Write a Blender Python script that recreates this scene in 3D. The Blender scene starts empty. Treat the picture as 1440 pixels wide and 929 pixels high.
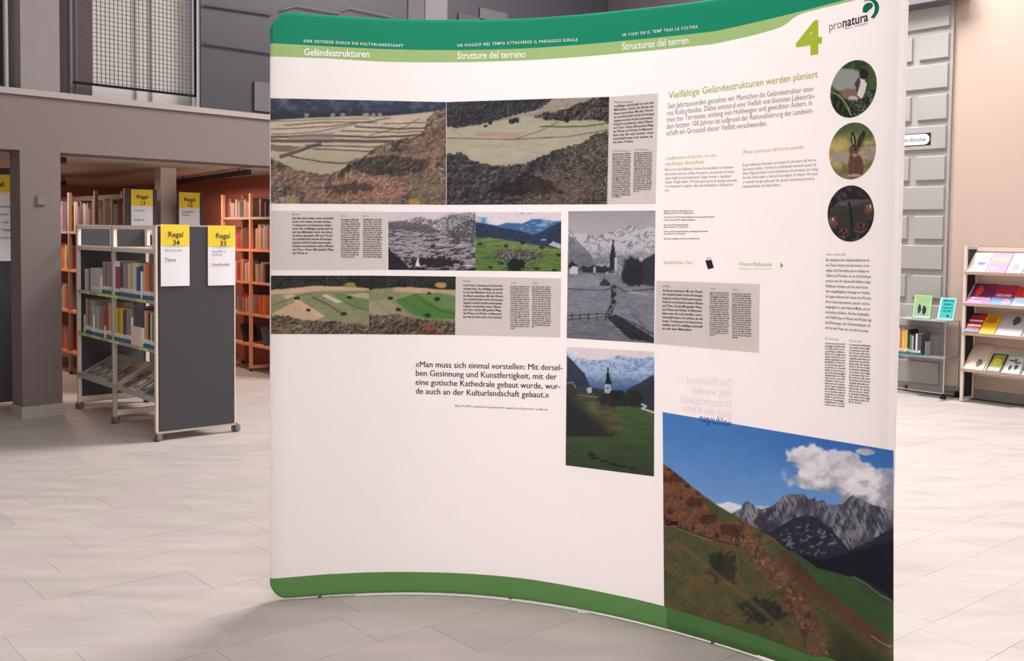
import bpy, math, random
import numpy as np
from mathutils import Vector, Matrix
random.seed(7)
SC = bpy.context.scene
COL = SC.collection

# ------------------------------------------------------------------ camera
F, CX, CY, PITCH, ROLL, EYE = 1441.30, 720.0, 398.0, 0.04769, 0.01148, 1.42
_cp, _sp, _cr, _sr = math.cos(PITCH), math.sin(PITCH), math.cos(ROLL), math.sin(ROLL)
CAMROT = (np.array([[_cr, -_sr, 0], [_sr, _cr, 0], [0, 0, 1.]]) @
          np.array([[1, 0, 0], [0, _cp, -_sp], [0, _sp, _cp]]) @
          np.array([[1, 0, 0], [0, 0, -1], [0, 1, 0.]]))
cd = bpy.data.cameras.new('camera'); cam = bpy.data.objects.new('camera', cd); COL.objects.link(cam)
cd.sensor_fit = 'HORIZONTAL'; cd.sensor_width = 36.0; cd.lens = F / 1440 * 36.0
cd.shift_y = (CY - 464.5) / 1440.0; cd.clip_start = 0.05; cd.clip_end = 100
m3 = Matrix([list(CAMROT[0]), list(-CAMROT[1]), list(-CAMROT[2])]).transposed()
cam.matrix_world = Matrix.Translation((0, 0, EYE)) @ m3.to_4x4()
SC.camera = cam

# ------------------------------------------------------------------ world, light, exposure
w = bpy.data.worlds.new('world'); SC.world = w; w.use_nodes = True
w.node_tree.nodes['Background'].inputs[0].default_value = (0.75, 0.85, 1.0, 1)
w.node_tree.nodes['Background'].inputs[1].default_value = 0.6
SC.view_settings.view_transform = 'Standard'; SC.view_settings.look = 'None'
SC.view_settings.exposure = 0.22; SC.view_settings.gamma = 1.0

def area(name, loc, rot, sx, sy, power, col):
    l = bpy.data.lights.new(name, 'AREA'); l.shape = 'RECTANGLE'; l.size = sx; l.size_y = sy
    l.energy = power; l.color = col
    o = bpy.data.objects.new(name, l); o.location = loc; o.rotation_euler = rot; COL.objects.link(o)
    return o
T = 0.706                                  # direction of the floor grid
area('skylight_and_fill_lamp', (2.1, 8.6, 6.35), (math.radians(-20), 0, math.radians(-15)), 3.2, 2.6, 800, (1.0, 0.98, 0.975))
area('skylight_and_fill_lamp', (1.8, 4.4, 6.4), (0, 0, T), 3.6, 2.4, 130, (1.0, 0.98, 0.975))
area('skylight_and_fill_lamp', (0.2, 0.6, 5.6), (math.radians(32), 0, 0), 4.0, 2.2, 165, (1.0, 0.985, 0.985))  # overhead fill light, added to brighten the front of the display
area('front_fill_lamp', (-2.6, -4.6, 2.9), (math.radians(84), 0, math.radians(-20)), 3.4, 2.6, 115, (1.0, 0.985, 0.99))  # unseen fill light behind the camera, added to light the display

# ------------------------------------------------------------------ geometry helpers
def ray(x, y):
    return CAMROT.T @ np.array([(x - CX) / F, (y - CY) / F, 1.0])
def flo(x, y, z=0.0):                      # point of the photograph on a level plane
    d = ray(x, y); t = (z - EYE) / d[2]; return np.array([0, 0, EYE]) + t * d
def onpl(x, y, P0, n):                     # point of the photograph on an upright plane
    d = ray(x, y); t = np.dot(np.array(P0) - [0, 0, EYE], n) / np.dot(d, n); return np.array([0, 0, EYE]) + t * d
U = np.array([math.cos(T), math.sin(T), 0]); V = np.array([-math.sin(T), math.cos(T), 0])
def uv(u, v, z=0.0): return u * U + v * V + np.array([0, 0, z])

def lin(c): 
    c = np.asarray(c, dtype=float) / 255.0
    return np.where(c <= 0.04045, c / 12.92, ((c + 0.055) / 1.055) ** 2.4)
MATS = {}
def mat(name, rgb, rough=0.6, metal=0.0, var=0.06, scale=12.0, spec=0.4, transl=0.0, bump=0.0, coat=0.0):
    if name in MATS: return MATS[name]
    m = bpy.data.materials.new(name); m.use_nodes = True; MATS[name] = m
    nt = m.node_tree; N = nt.nodes; L = nt.links; b = N['Principled BSDF']
    c = lin(rgb)
    tc = N.new('ShaderNodeTexCoord'); nz = N.new('ShaderNodeTexNoise'); nz.inputs['Scale'].default_value = scale
    nz.inputs['Detail'].default_value = 4.0
    L.new(tc.outputs['Object'], nz.inputs['Vector'])
    cr = N.new('ShaderNodeMixRGB'); cr.inputs[1].default_value = (*(c * (1 - var)), 1); cr.inputs[2].default_value = (*np.minimum(c * (1 + var), 1), 1)
    L.new(nz.outputs['Fac'], cr.inputs[0]); L.new(cr.outputs[0], b.inputs['Base Color'])
    b.inputs['Roughness'].default_value = rough; b.inputs['Metallic'].default_value = metal
    b.inputs['Specular IOR Level'].default_value = spec
    if coat: b.inputs['Coat Weight'].default_value = coat
    if bump:
        bp = N.new('ShaderNodeBump'); bp.inputs['Strength'].default_value = bump; bp.inputs['Distance'].default_value = 0.002
        L.new(nz.outputs['Fac'], bp.inputs['Height']); L.new(bp.outputs[0], b.inputs['Normal'])
    if transl:
        tr = N.new('ShaderNodeBsdfTranslucent'); mx = N.new('ShaderNodeMixShader'); mx.inputs[0].default_value = transl
        L.new(cr.outputs[0], tr.inputs['Color'])
        L.new(b.outputs[0], mx.inputs[1]); L.new(tr.outputs[0], mx.inputs[2])
        L.new(mx.outputs[0], N['Material Output'].inputs['Surface'])
    return m
def colmat(name, rough=0.55, transl=0.0):  # printed picture: colour from the mesh's own colour attribute
    if name in MATS: return MATS[name]
    m = bpy.data.materials.new(name); m.use_nodes = True; MATS[name] = m
    N = m.node_tree.nodes; L = m.node_tree.links; b = N['Principled BSDF']
    a = N.new('ShaderNodeAttribute'); a.attribute_name = 'print'
    L.new(a.outputs['Color'], b.inputs['Base Color']); b.inputs['Roughness'].default_value = rough
    b.inputs['Specular IOR Level'].default_value = 0.25
    if transl:
        tr = N.new('ShaderNodeBsdfTranslucent'); mx = N.new('ShaderNodeMixShader'); mx.inputs[0].default_value = transl
        L.new(a.outputs['Color'], tr.inputs['Color']); L.new(b.outputs[0], mx.inputs[1]); L.new(tr.outputs[0], mx.inputs[2])
        L.new(mx.outputs[0], N['Material Output'].inputs['Surface'])
    return m

class MB:
    """collects shapes, builds ONE mesh object"""
    def __init__(s): s.v = []; s.f = []; s.mi = []; s.cur = 0
    def add(s, vs, fs):
        n = len(s.v); s.v += [tuple(map(float, p)) for p in vs]
        for f in fs: s.f.append(tuple(i + n for i in f)); s.mi.append(s.cur)
        return s
    def box(s, x0, x1, y0, y1, z0, z1, fn=None, c=0.0):
        """box, with chamfered upright edges when c > 0"""
        if c > 0:
            ring = [(x0+c, y0), (x1-c, y0), (x1, y0+c), (x1, y1-c), (x1-c, y1), (x0+c, y1), (x0, y1-c), (x0, y0+c)]
            vs = [(a, b, z) for z in (z0, z1) for a, b in ring]
            fs = [tuple(range(7, -1, -1)), tuple(range(8, 16))] + [(i, (i+1) % 8, 8+(i+1) % 8, 8+i) for i in range(8)]
        else:
            vs = [(x, y, z) for z in (z0, z1) for x, y in ((x0, y0), (x1, y0), (x1, y1), (x0, y1))]
            fs = [(3, 2, 1, 0), (4, 5, 6, 7), (0, 1, 5, 4), (1, 2, 6, 5), (2, 3, 7, 6), (3, 0, 4, 7)]
        if fn: vs = [fn(p) for p in vs]
        return s.add(vs, fs)
    def bar(s, a, b, wx, wy, up=(0, 0, 1)):
        a = np.array(a, float); b = np.array(b, float); d = b - a; d /= np.linalg.norm(d)
        up = np.array(up, float)
        if abs(d @ up) > .98: up = np.array([1., 0, 0])
        x = np.cross(d, up); x /= np.linalg.norm(x); y = np.cross(x, d)
        vs = [p + x * sx * wx / 2 + y * sy * wy / 2 for p in (a, b) for sx, sy in ((-1, -1), (1, -1), (1, 1), (-1, 1))]
        return s.add(vs, [(3, 2, 1, 0), (4, 5, 6, 7), (0, 1, 5, 4), (1, 2, 6, 5), (2, 3, 7, 6), (3, 0, 4, 7)])
    def tube(s, pts, r, n=10):
        pts = [np.array(p, float) for p in pts]; vs = []; k = len(pts)
        for i, p in enumerate(pts):
            d = pts[min(i+1, k-1)] - pts[max(i-1, 0)]; d /= np.linalg.norm(d)
            up = np.array([0, 0, 1.]) if abs(d[2]) < .95 else np.array([1., 0, 0])
            x = np.cross(d, up); x /= np.linalg.norm(x); y = np.cross(x, d)
            rr = r[i] if hasattr(r, '__len__') else r
            vs += [p + (x * math.cos(2*math.pi*j/n) + y * math.sin(2*math.pi*j/n)) * rr for j in range(n)]
        fs = [(i*n+j, i*n+(j+1) % n, (i+1)*n+(j+1) % n, (i+1)*n+j) for i in range(k-1) for j in range(n)]
        fs += [tuple(range(n-1, -1, -1)), tuple((k-1)*n + j for j in range(n))]
        return s.add(vs, fs)
    def prism(s, poly, fn0, fn1):
        n = len(poly); vs = [fn0(p) for p in poly] + [fn1(p) for p in poly]
        return s.add(vs, [tuple(range(n-1, -1, -1)), tuple(range(n, 2*n))] + [(i, (i+1) % n, n+(i+1) % n, n+i) for i in range(n)])
    def build(s, name, mats, parent=None, label=None, smooth=False, bevel=0.0):
        me = bpy.data.meshes.new(name); me.from_pydata(s.v, [], s.f)
        if not isinstance(mats, (list, tuple)): mats = [mats]
        for m in mats: me.materials.append(m)
        me.polygons.foreach_set('material_index', s.mi)
        if smooth: me.polygons.foreach_set('use_smooth', [True]*len(s.f))
        me.update()
        o = bpy.data.objects.new(name, me); COL.objects.link(o)
        if parent is not None: o.parent = parent
        if label: o['label'] = label
        if bevel:
            bm = o.modifiers.new('bevel', 'BEVEL'); bm.width = bevel; bm.segments = 2; bm.limit_method = 'ANGLE'
        return o
def tag(o, label=None, cat=None, group=None, kind=None):
    if label: o['label'] = label
    if cat: o['category'] = cat
    if group: o['group'] = group
    if kind: o['kind'] = kind
    return o
def thing(name, label, cat, loc=(0, 0, 0), rz=0.0, group=None):
    o = bpy.data.objects.new(name, None); COL.objects.link(o); o.empty_display_size = 0.1
    o.location = tuple(map(float, loc)); o.rotation_euler = (0, 0, rz)
    return tag(o, label, cat, group)

def grid_mesh(name, P, colors, m, parent, closed=False, label=None):
    """P: (rows, cols, 3) points, colors: sRGB 0..255 or None"""
    r, c = P.shape[:2]; me = bpy.data.meshes.new(name)
    me.vertices.add(r*c); me.vertices.foreach_set('co', P.reshape(-1).astype(np.float32))
    idx = np.arange(r*c).reshape(r, c)
    if closed: a, b, cc, d = idx[:-1, :], np.roll(idx, -1, 1)[:-1, :], np.roll(idx, -1, 1)[1:, :], idx[1:, :]
    else: a, b, cc, d = idx[:-1, :-1], idx[:-1, 1:], idx[1:, 1:], idx[1:, :-1]
    q = np.stack([d, cc, b, a], -1).reshape(-1, 4); n = len(q)
    me.loops.add(n*4); me.loops.foreach_set('vertex_index', q.reshape(-1).astype(np.int32))
    me.polygons.add(n); me.polygons.foreach_set('loop_start', np.arange(0, n*4, 4, dtype=np.int32))
    me.update(calc_edges=True)
    me.polygons.foreach_set('use_smooth', [True]*n)
    if colors is not None:
        at = me.color_attributes.new('print', 'FLOAT_COLOR', 'POINT')
        cl = np.ones((r*c, 4), np.float32); cl[:, :3] = lin(np.clip(colors.reshape(-1, 3), 0, 255))
        at.data.foreach_set('color', cl.reshape(-1))
    me.materials.append(m)
    o = bpy.data.objects.new(name, me); COL.objects.link(o)
    if parent is not None: o.parent = parent
    if label: o['label'] = label
    return o

# flat text: glyph mesh from Blender's built-in font
def glyphs(body, offset=0.0, shear=0.0, res=2, space=1.0):
    cu = bpy.data.curves.new('t', 'FONT'); cu.body = body; cu.size = 1.0; cu.resolution_u = res
    cu.offset = offset; cu.shear = shear; cu.space_character = space
    ob = bpy.data.objects.new('t', cu); COL.objects.link(ob)
    me = bpy.data.meshes.new_from_object(ob)
    co = np.zeros(len(me.vertices)*3, np.float32); me.vertices.foreach_get('co', co); co = co.reshape(-1, 3)
    fs = [tuple(p.vertices) for p in me.polygons]
    bpy.data.objects.remove(ob); bpy.data.curves.remove(cu); bpy.data.meshes.remove(me)
    return co, fs
def text_plane(mb, body, O, X, Y, size, offset=0.0, shear=0.0, center=False, width=None, res=2):
    """add flat lettering to a builder: origin O, reading direction X, up direction Y"""
    co, fs = glyphs(body, offset, shear, res)
    if not len(co): return
    O = np.array(O, float); X = np.array(X, float); Y = np.array(Y, float)
    wd = co[:, 0].max() * size; kx = (width / wd) if width else 1.0
    sx = -wd * kx / 2 if center else 0
    mb.add([O + X * (c[0]*size*kx + sx) + Y * c[1]*size for c in co], fs)
# ------------------------------------------------------------------ painting helpers (flat prints)
def _h(ix, iy, s):
    n = (ix.astype(np.int64) * 374761393 + iy.astype(np.int64) * 668265263 + s * 982451653) & 0x7fffffff
    n = ((n ^ (n >> 13)) * 1274126177) & 0x7fffffff
    return ((n ^ (n >> 16)) & 0xffff) / 65535.0
def vn(x, y, s=0):
    ix = np.floor(x); iy = np.floor(y); fx = x - ix; fy = y - iy
    fx = fx*fx*(3-2*fx); fy = fy*fy*(3-2*fy)
    a = _h(ix, iy, s); b = _h(ix+1, iy, s); c = _h(ix, iy+1, s); d = _h(ix+1, iy+1, s)
    return (a*(1-fx)+b*fx)*(1-fy) + (c*(1-fx)+d*fx)*fy
def fbm(x, y, o=4, s=0):
    t = 0; a = .5; n = 0
    for i in range(o):
        t = t + a*vn(x*2**i, y*2**i, s+i*17); n += a; a *= .55
    return t/n
def ss(a, b, x):
    t = np.clip((x-a)/(b-a), 0, 1); return t*t*(3-2*t)
def mixc(c, col, m):
    col = np.asarray(col, float); m = np.asarray(m)[..., None]
    return c*(1-m) + col*m
def pl_(pts, X):
    p = np.array(pts, float); return np.interp(X, p[:, 0], p[:, 1])
def below(X, Y, pts, soft=1.0): return ss(-soft, soft, Y - pl_(pts, X))
def flat(X, col): return np.ones(X.shape + (3,)) * np.array(col, float)
def stroke(X, Y, pts, wd, soft=.7):
    m = np.zeros(X.shape)
    for (x0, y0), (x1, y1) in zip(pts[:-1], pts[1:]):
        dx, dy = x1-x0, y1-y0; t = np.clip(((X-x0)*dx+(Y-y0)*dy)/(dx*dx+dy*dy+1e-9), 0, 1)
        m = np.maximum(m, 1-ss(wd/2-soft/2, wd/2+soft/2, np.hypot(X-x0-t*dx, Y-y0-t*dy)))
    return m
def inpoly(X, Y, pts, soft=None):
    ins = np.zeros(X.shape, bool); n = len(pts); j = n-1
    for i in range(n):
        xi, yi = pts[i]; xj, yj = pts[j]
        c = ((yi > Y) != (yj > Y)) & (X < (xj-xi)*(Y-yi)/((yj-yi) if yj != yi else 1e-9) + xi)
        ins ^= c; j = i
    return ins.astype(float)
def blob(X, Y, cx, cy, rx, ry, s=0, rag=.35, f=.35):
    d = np.hypot((X-cx)/rx, (Y-cy)/ry) + (fbm(X*f, Y*f, 3, s)-.5)*2*rag
    return 1-ss(.85, 1.1, d)
def bush(X, Y, f, s, dark, mid, light):
    wx = fbm(X*f*.7, Y*f*.7, 3, s+90)*3; wy = fbm(X*f*.7+9, Y*f*.7, 3, s+91)*3
    X = X*1.25+wx/f*.6; Y = Y*1.35+wy/f*.6
    a = fbm(X*f, Y*f, 4, s); b = fbm(X*f*2.9+a*3, Y*f*2.9, 3, s+5)
    # lit from the upper left: difference of the field with itself, shifted
    sh = fbm(X*f+.35, Y*f+.5, 4, s) - a
    k = np.clip(.5 + sh*1.3 + (b-.5)*.9 + (vn(X*f*.35, Y*f*.35, s+7)-.5)*.35, 0, 1)
    c = mixc(flat(X, dark), mid, ss(.15, .6, k)); return mixc(c, light, ss(.6, 1.0, k))

def paint_terraces(X, Y):
    k = (Y-138)/150
    c = flat(X, (205, 190, 168)); c = mixc(c, (184, 176, 150), ss(.35, .6, k))
    c = c * (0.93 + .14*fbm(X*.05, Y*.5, 3, 3))[..., None]
    st = [([(379,182),(470,177),(530,169),(548,166)],1.4),([(379,171),(450,168),(520,167)],1.0),([(379,189),(440,186),(500,175)],1.2),([(400,176),(450,172),(530,172)],1.6),
          ([(379,193),(440,190),(530,193),(620,188)],3.2),([(379,198),(470,198),(540,199),(600,198)],4.5),([(500,178),(560,181),(628,179)],2.6),([(480,184),(560,186),(628,183)],1.6),
          ([(430,204),(540,207),(600,206)],1.8),([(440,209),(520,213),(560,212)],2.0),([(540,174),(600,172),(628,172)],1.5),([(520,190),(570,178),(590,166)],1.0),
          ([(408,219),(450,227),(480,230),(500,226)],2.6),([(395,220),(440,205),(450,203)],5),([(540,200),(600,193),(628,192)],2.4)]
    for p, wd in st: c = mixc(c, (92, 78, 78), .85*stroke(X, Y + 1.2*(fbm(X*.1, Y*0, 2, 8)-.5), p, wd, 1.2))
    c = mixc(c, (120, 102, 98), .8*inpoly(X, Y, [(379,203),(425,206),(405,214),(379,212)]))
    c = mixc(c, (150, 128, 120), .6*inpoly(X, Y, [(410,190),(470,186),(470,196),(400,197)]))
    c = mixc(c, (182, 174, 146), .8*inpoly(X, Y, [(420,221),(440,210),(505,214),(490,229),(450,226)]))
    c = mixc(c, (180, 170, 142), .8*inpoly(X, Y, [(395,228),(412,223),(470,232),(478,240),(440,244),(410,238)]))
    sky = 1-below(X, Y, [(379,170),(395,168),(430,166),(500,163),(530,164),(570,161),(600,158),(628,155)], 1.5)
    nz = fbm(X*.12, Y*.2, 4, 1)
    f = mixc(flat(X, (62, 70, 90)), (90, 100, 124), ss(.4, .75, nz)); f = mixc(f, (52, 56, 68), ss(.5, .9, k/.18)*.8)
    f = mixc(f, (120, 130, 155), .5*(1-ss(2, 9, np.abs(X-396-3*nz)))*(1-ss(0, .12, k)))
    c = c*(1-sky[..., None]) + f*sky[..., None]
    for cx in (431, 468, 482, 513, 516, 525, 534): c = mixc(c, (165, 160, 150), .8*blob(X, Y, cx, 162, 3.5, 3.5, cx, .3))
    edge = [(379,224),(392,226),(400,232),(420,240),(440,244),(470,243),(484,236),(490,228),(505,222),(520,213),(530,205),(545,200),(565,196),(585,192),(596,184),(600,168),(612,156),(628,152)]
    m = below(X, Y + 7*(fbm(X*.18, Y*.18, 3, 21)-.5), edge, 1.5)
    b = bush(X, Y, .11, 4, (74, 66, 64), (122, 108, 98), (178, 156, 136))
    b = mixc(b, bush(X, Y, .2, 9, (98, 76, 66), (148, 118, 102), (196, 170, 146)), ss(.45, .62, fbm(X*.025, Y*.04, 2, 14))*.8)
    red = blob(X, Y, 520, 262, 52, 20, 3, .5, .1)
    b = mixc(b, bush(X, Y, .45, 19, (104, 72, 62), (166, 124, 106), (212, 176, 154)), red)
    b = mixc(b, bush(X, Y, .2, 23, (46, 42, 42), (78, 70, 66), (120, 110, 100)), blob(X, Y, 545, 232, 55, 14, 7, .3, .08)*.85)
    b = mixc(b, (58, 52, 52), .6*blob(X, Y, 490, 264, 26, 7, 31, .9, .14))
    b = mixc(b, bush(X, Y, .3, 37, (88, 80, 66), (130, 118, 92), (176, 160, 122)), blob(X, Y, 602, 266, 26, 22, 39, .3, .12)*.8)
    b = mixc(b, (206, 160, 60), .8*blob(X, Y, 582, 284, 9, 4, 40, .5)); b = mixc(b, (176, 150, 96), .7*blob(X, Y, 411, 282, 10, 7, 41, .5))
    c = c*(1-m[..., None]) + b*m[..., None]
    return c
def paint_meadow(X, Y):
    c = flat(X, (186, 181, 158)); c = c*(.94+.12*fbm(X*.06, Y*.3, 3, 61))[..., None]
    c = mixc(c, (164, 168, 134), .6*ss(-4, 4, pl_([(628,190),(760,172),(857,168)], X)-Y)*ss(0, 8, X-730+Y-180))
    c = mixc(c, (192, 150, 140), .75*inpoly(X, Y, [(668,187),(735,186),(728,194),(690,192),(665,191)]))
    c = mixc(c, (98, 92, 76), .8*stroke(X, Y, [(628,194),(720,196),(800,192),(857,182)], 1.4))
    c = mixc(c, (110, 108, 84), .7*stroke(X, Y, [(725,195),(760,184),(785,172)], 1.5))
    c = mixc(c, (88, 94, 70), .8*stroke(X, Y, [(760,178),(820,178),(857,173)], 2.2))
    hill = 1-below(X, Y, [(628,178),(700,171),(740,163),(790,168),(857,160)], 1.2)
    h = flat(X, (168, 158, 146))*(.85+.3*fbm(X*.3, Y*.3, 3, 66))[..., None]
    h = mixc(h, (150, 150, 128), .5*below(X, Y, [(700,166),(857,150)], 3))
    c = c*(1-hill[..., None]) + h*hill[..., None]
    fo = 1-below(X, Y + 5*(fbm(X*.5, Y*.2, 3, 68)-.5), [(628,178),(640,180),(672,175),(690,172),(710,166),(740,158),(762,152),(776,140),(784,136)], 1.0)
    fo = fo*(X < 786)
    t = bush(X, Y*.55, .35, 70, (44, 46, 52), (66, 68, 72), (100, 100, 98)); c = c*(1-fo[..., None]) + t*fo[..., None]
    tr = below(X, Y+6*(fbm(X*.2, Y*.2, 3, 71)-.5), [(740,166),(760,160),(790,156),(812,146),(836,138),(857,134)], 1.5)*(1-below(X, Y-3*(fbm(X*.3, Y*.3, 3, 72)-.5), [(740,162),(770,168),(800,170),(835,168),(857,172)], 1.2))*(X > 745)
    c = c*(1-tr[..., None]) + bush(X, Y, .25, 73, (42, 42, 42), (80, 76, 74), (140, 124, 116))*tr[..., None]
    for cx, cy, r in ((683, 177, 3), (720, 171, 5), (725, 169, 5), (797, 169, 4), (768, 167, 3), (690, 173, 3)): c = mixc(c, (44, 44, 44), .9*blob(X, Y, cx, cy, r, r*.8, cx))
    edge = [(628,216),(650,215),(665,226),(690,232),(712,233),(740,230),(756,222),(775,214),(800,206),(820,200),(835,190),(857,184)]
    m = below(X, Y+6*(fbm(X*.25, Y*.25, 3, 80)-.5), edge, 1.2)
    b = bush(X, Y, .16, 81, (44, 44, 48), (76, 72, 76), (118, 110, 108))
    b = mixc(b, bush(X, Y, .5, 86, (48, 46, 46), (98, 92, 86), (166, 156, 140)), ss(0, 30, X-760+(Y-230)*.8))
    b = mixc(b, bush(X, Y, .6, 90, (74, 60, 56), (126, 104, 94), (186, 160, 142)), blob(X, Y, 785, 268, 45, 24, 91, .7, .07)*.7)
    b = mixc(b, (36, 36, 40), .6*blob(X, Y, 745, 262, 40, 14, 95, .9, .1))
    return c*(1-m[..., None]) + b*m[..., None]
def paint_old_valley(X, Y):
    c = flat(X, (168, 164, 170)); n = fbm(X*.12, Y*.7, 4, 101); c = mixc(c, (70, 66, 76), ss(.45, .62, n)); c = mixc(c, (224, 218, 222), ss(.66, .8, fbm(X*.1+9, Y*.6, 3, 105)))
    sky = 1-below(X, Y, [(546,312),(560,311),(590,305),(610,309),(630,302),(668,298)], 2)
    mt = 1-below(X, Y, [(546,322),(600,330),(640,332),(668,345)], 2)
    g = bush(X, Y, .3, 110, (90, 88, 96), (168, 164, 170), (232, 226, 230)); c = mixc(c, (0, 0, 0), 0*mt); c = c*(1-mt[..., None]) + g*mt[..., None]
    hl = inpoly(X, Y, [(546,307),(575,312),(600,316),(622,326),(600,328),(546,320)]); c = mixc(c, (96, 94, 98), .85*hl*(.8+.2*n))
    hr = inpoly(X, Y, [(620,330),(650,312),(668,306),(668,346),(640,336)]); c = mixc(c, (78, 74, 84), .7*hr*ss(.3, .5, fbm(X*.4, Y*.4, 3, 112)))
    c = c*(1-sky[..., None]) + mixc(flat(X, (226, 214, 222)), (190, 182, 192), ss(.5, .8, n)*ss(615, 630, X))*sky[..., None]
    m = below(X, Y+8*(fbm(X*.15, Y*.15, 3, 115)-.5), [(546,350),(560,360),(575,376),(600,378),(668,378)], 1)
    c = mixc(c, (38, 34, 42), .9*m)
    c = mixc(c, (44, 40, 48), .9*blob(X, Y, 610, 368, 34, 7, 118, .6, .25)); c = mixc(c, (232, 226, 232), inpoly(X, Y, [(584,374),(588,359),(590,374)])); c = mixc(c, (44, 40, 48), inpoly(X, Y, [(600,372),(601.5,352),(603,372)]))
    return c
def paint_new_valley(X, Y):
    c = flat(X, (104, 136, 68))*(.86+.3*fbm(X*.08, Y*.4, 3, 121))[..., None]; c = mixc(c, (142, 160, 100), .7*(1-below(X, Y, [(668,345),(789,356)], 6)))
    c = mixc(c, (70, 96, 50), .5*ss(.55, .7, fbm(X*.1, Y*.6, 3, 123)))
    md = 1-below(X, Y, [(668,334),(690,334),(710,337),(740,342),(770,347),(789,350)], 1)
    b = flat(X, (44, 58, 84)); b = mixc(b, (62, 80, 112), fbm(X*.2, Y*.2, 3, 124)); c = c*(1-md[..., None]) + b*md[..., None]
    fm = 1-below(X, Y, [(668,311),(685,314),(705,320),(730,324),(750,330),(762,326),(775,318),(789,312)], 1)
    b = mixc(flat(X, (72, 118, 176)), (150, 184, 216), ss(.4, .7, fbm(X*.12, Y*.3, 3, 126))); c = c*(1-fm[..., None]) + b*fm[..., None]
    sk = 1-below(X, Y, [(668,312),(700,317),(712,313),(735,314),(748,308),(765,308),(778,311),(789,310)], 1)
    b = mixc(flat(X, (84, 150, 220)), (236, 228, 238), ss(.3, .5, fbm(X*.05, Y*.12, 4, 128)+.16*(1-ss(740, 789, X)))); c = c*(1-sk[..., None]) + b*sk[..., None]
    c = mixc(c, (228, 228, 236), .8*inpoly(X, Y, [(772,344),(778,339),(789,344),(789,350)])); c = mixc(c, (206, 206, 216), .7*blob(X, Y, 764, 337, 4, 1.5, 2))
    v = blob(X, Y, 728, 360, 38, 9, 131, .5, .22); c = c*(1-v[..., None]) + bush(X, Y, .6, 133, (44, 52, 46), (96, 98, 92), (186, 180, 180))*v[..., None]
    c = mixc(c, (30, 42, 34), .9*blob(X, Y, 725, 372, 14, 9, 135, .4, .3))
    for cx, cy in ((712, 346), (762, 348), (675, 343), (705, 370), (690, 376), (786, 358), (735, 341), (755, 378), (780, 380)): c = mixc(c, (38, 50, 36), .85*blob(X, Y, cx, cy, 4, 2.2, cx))
    return c
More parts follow.
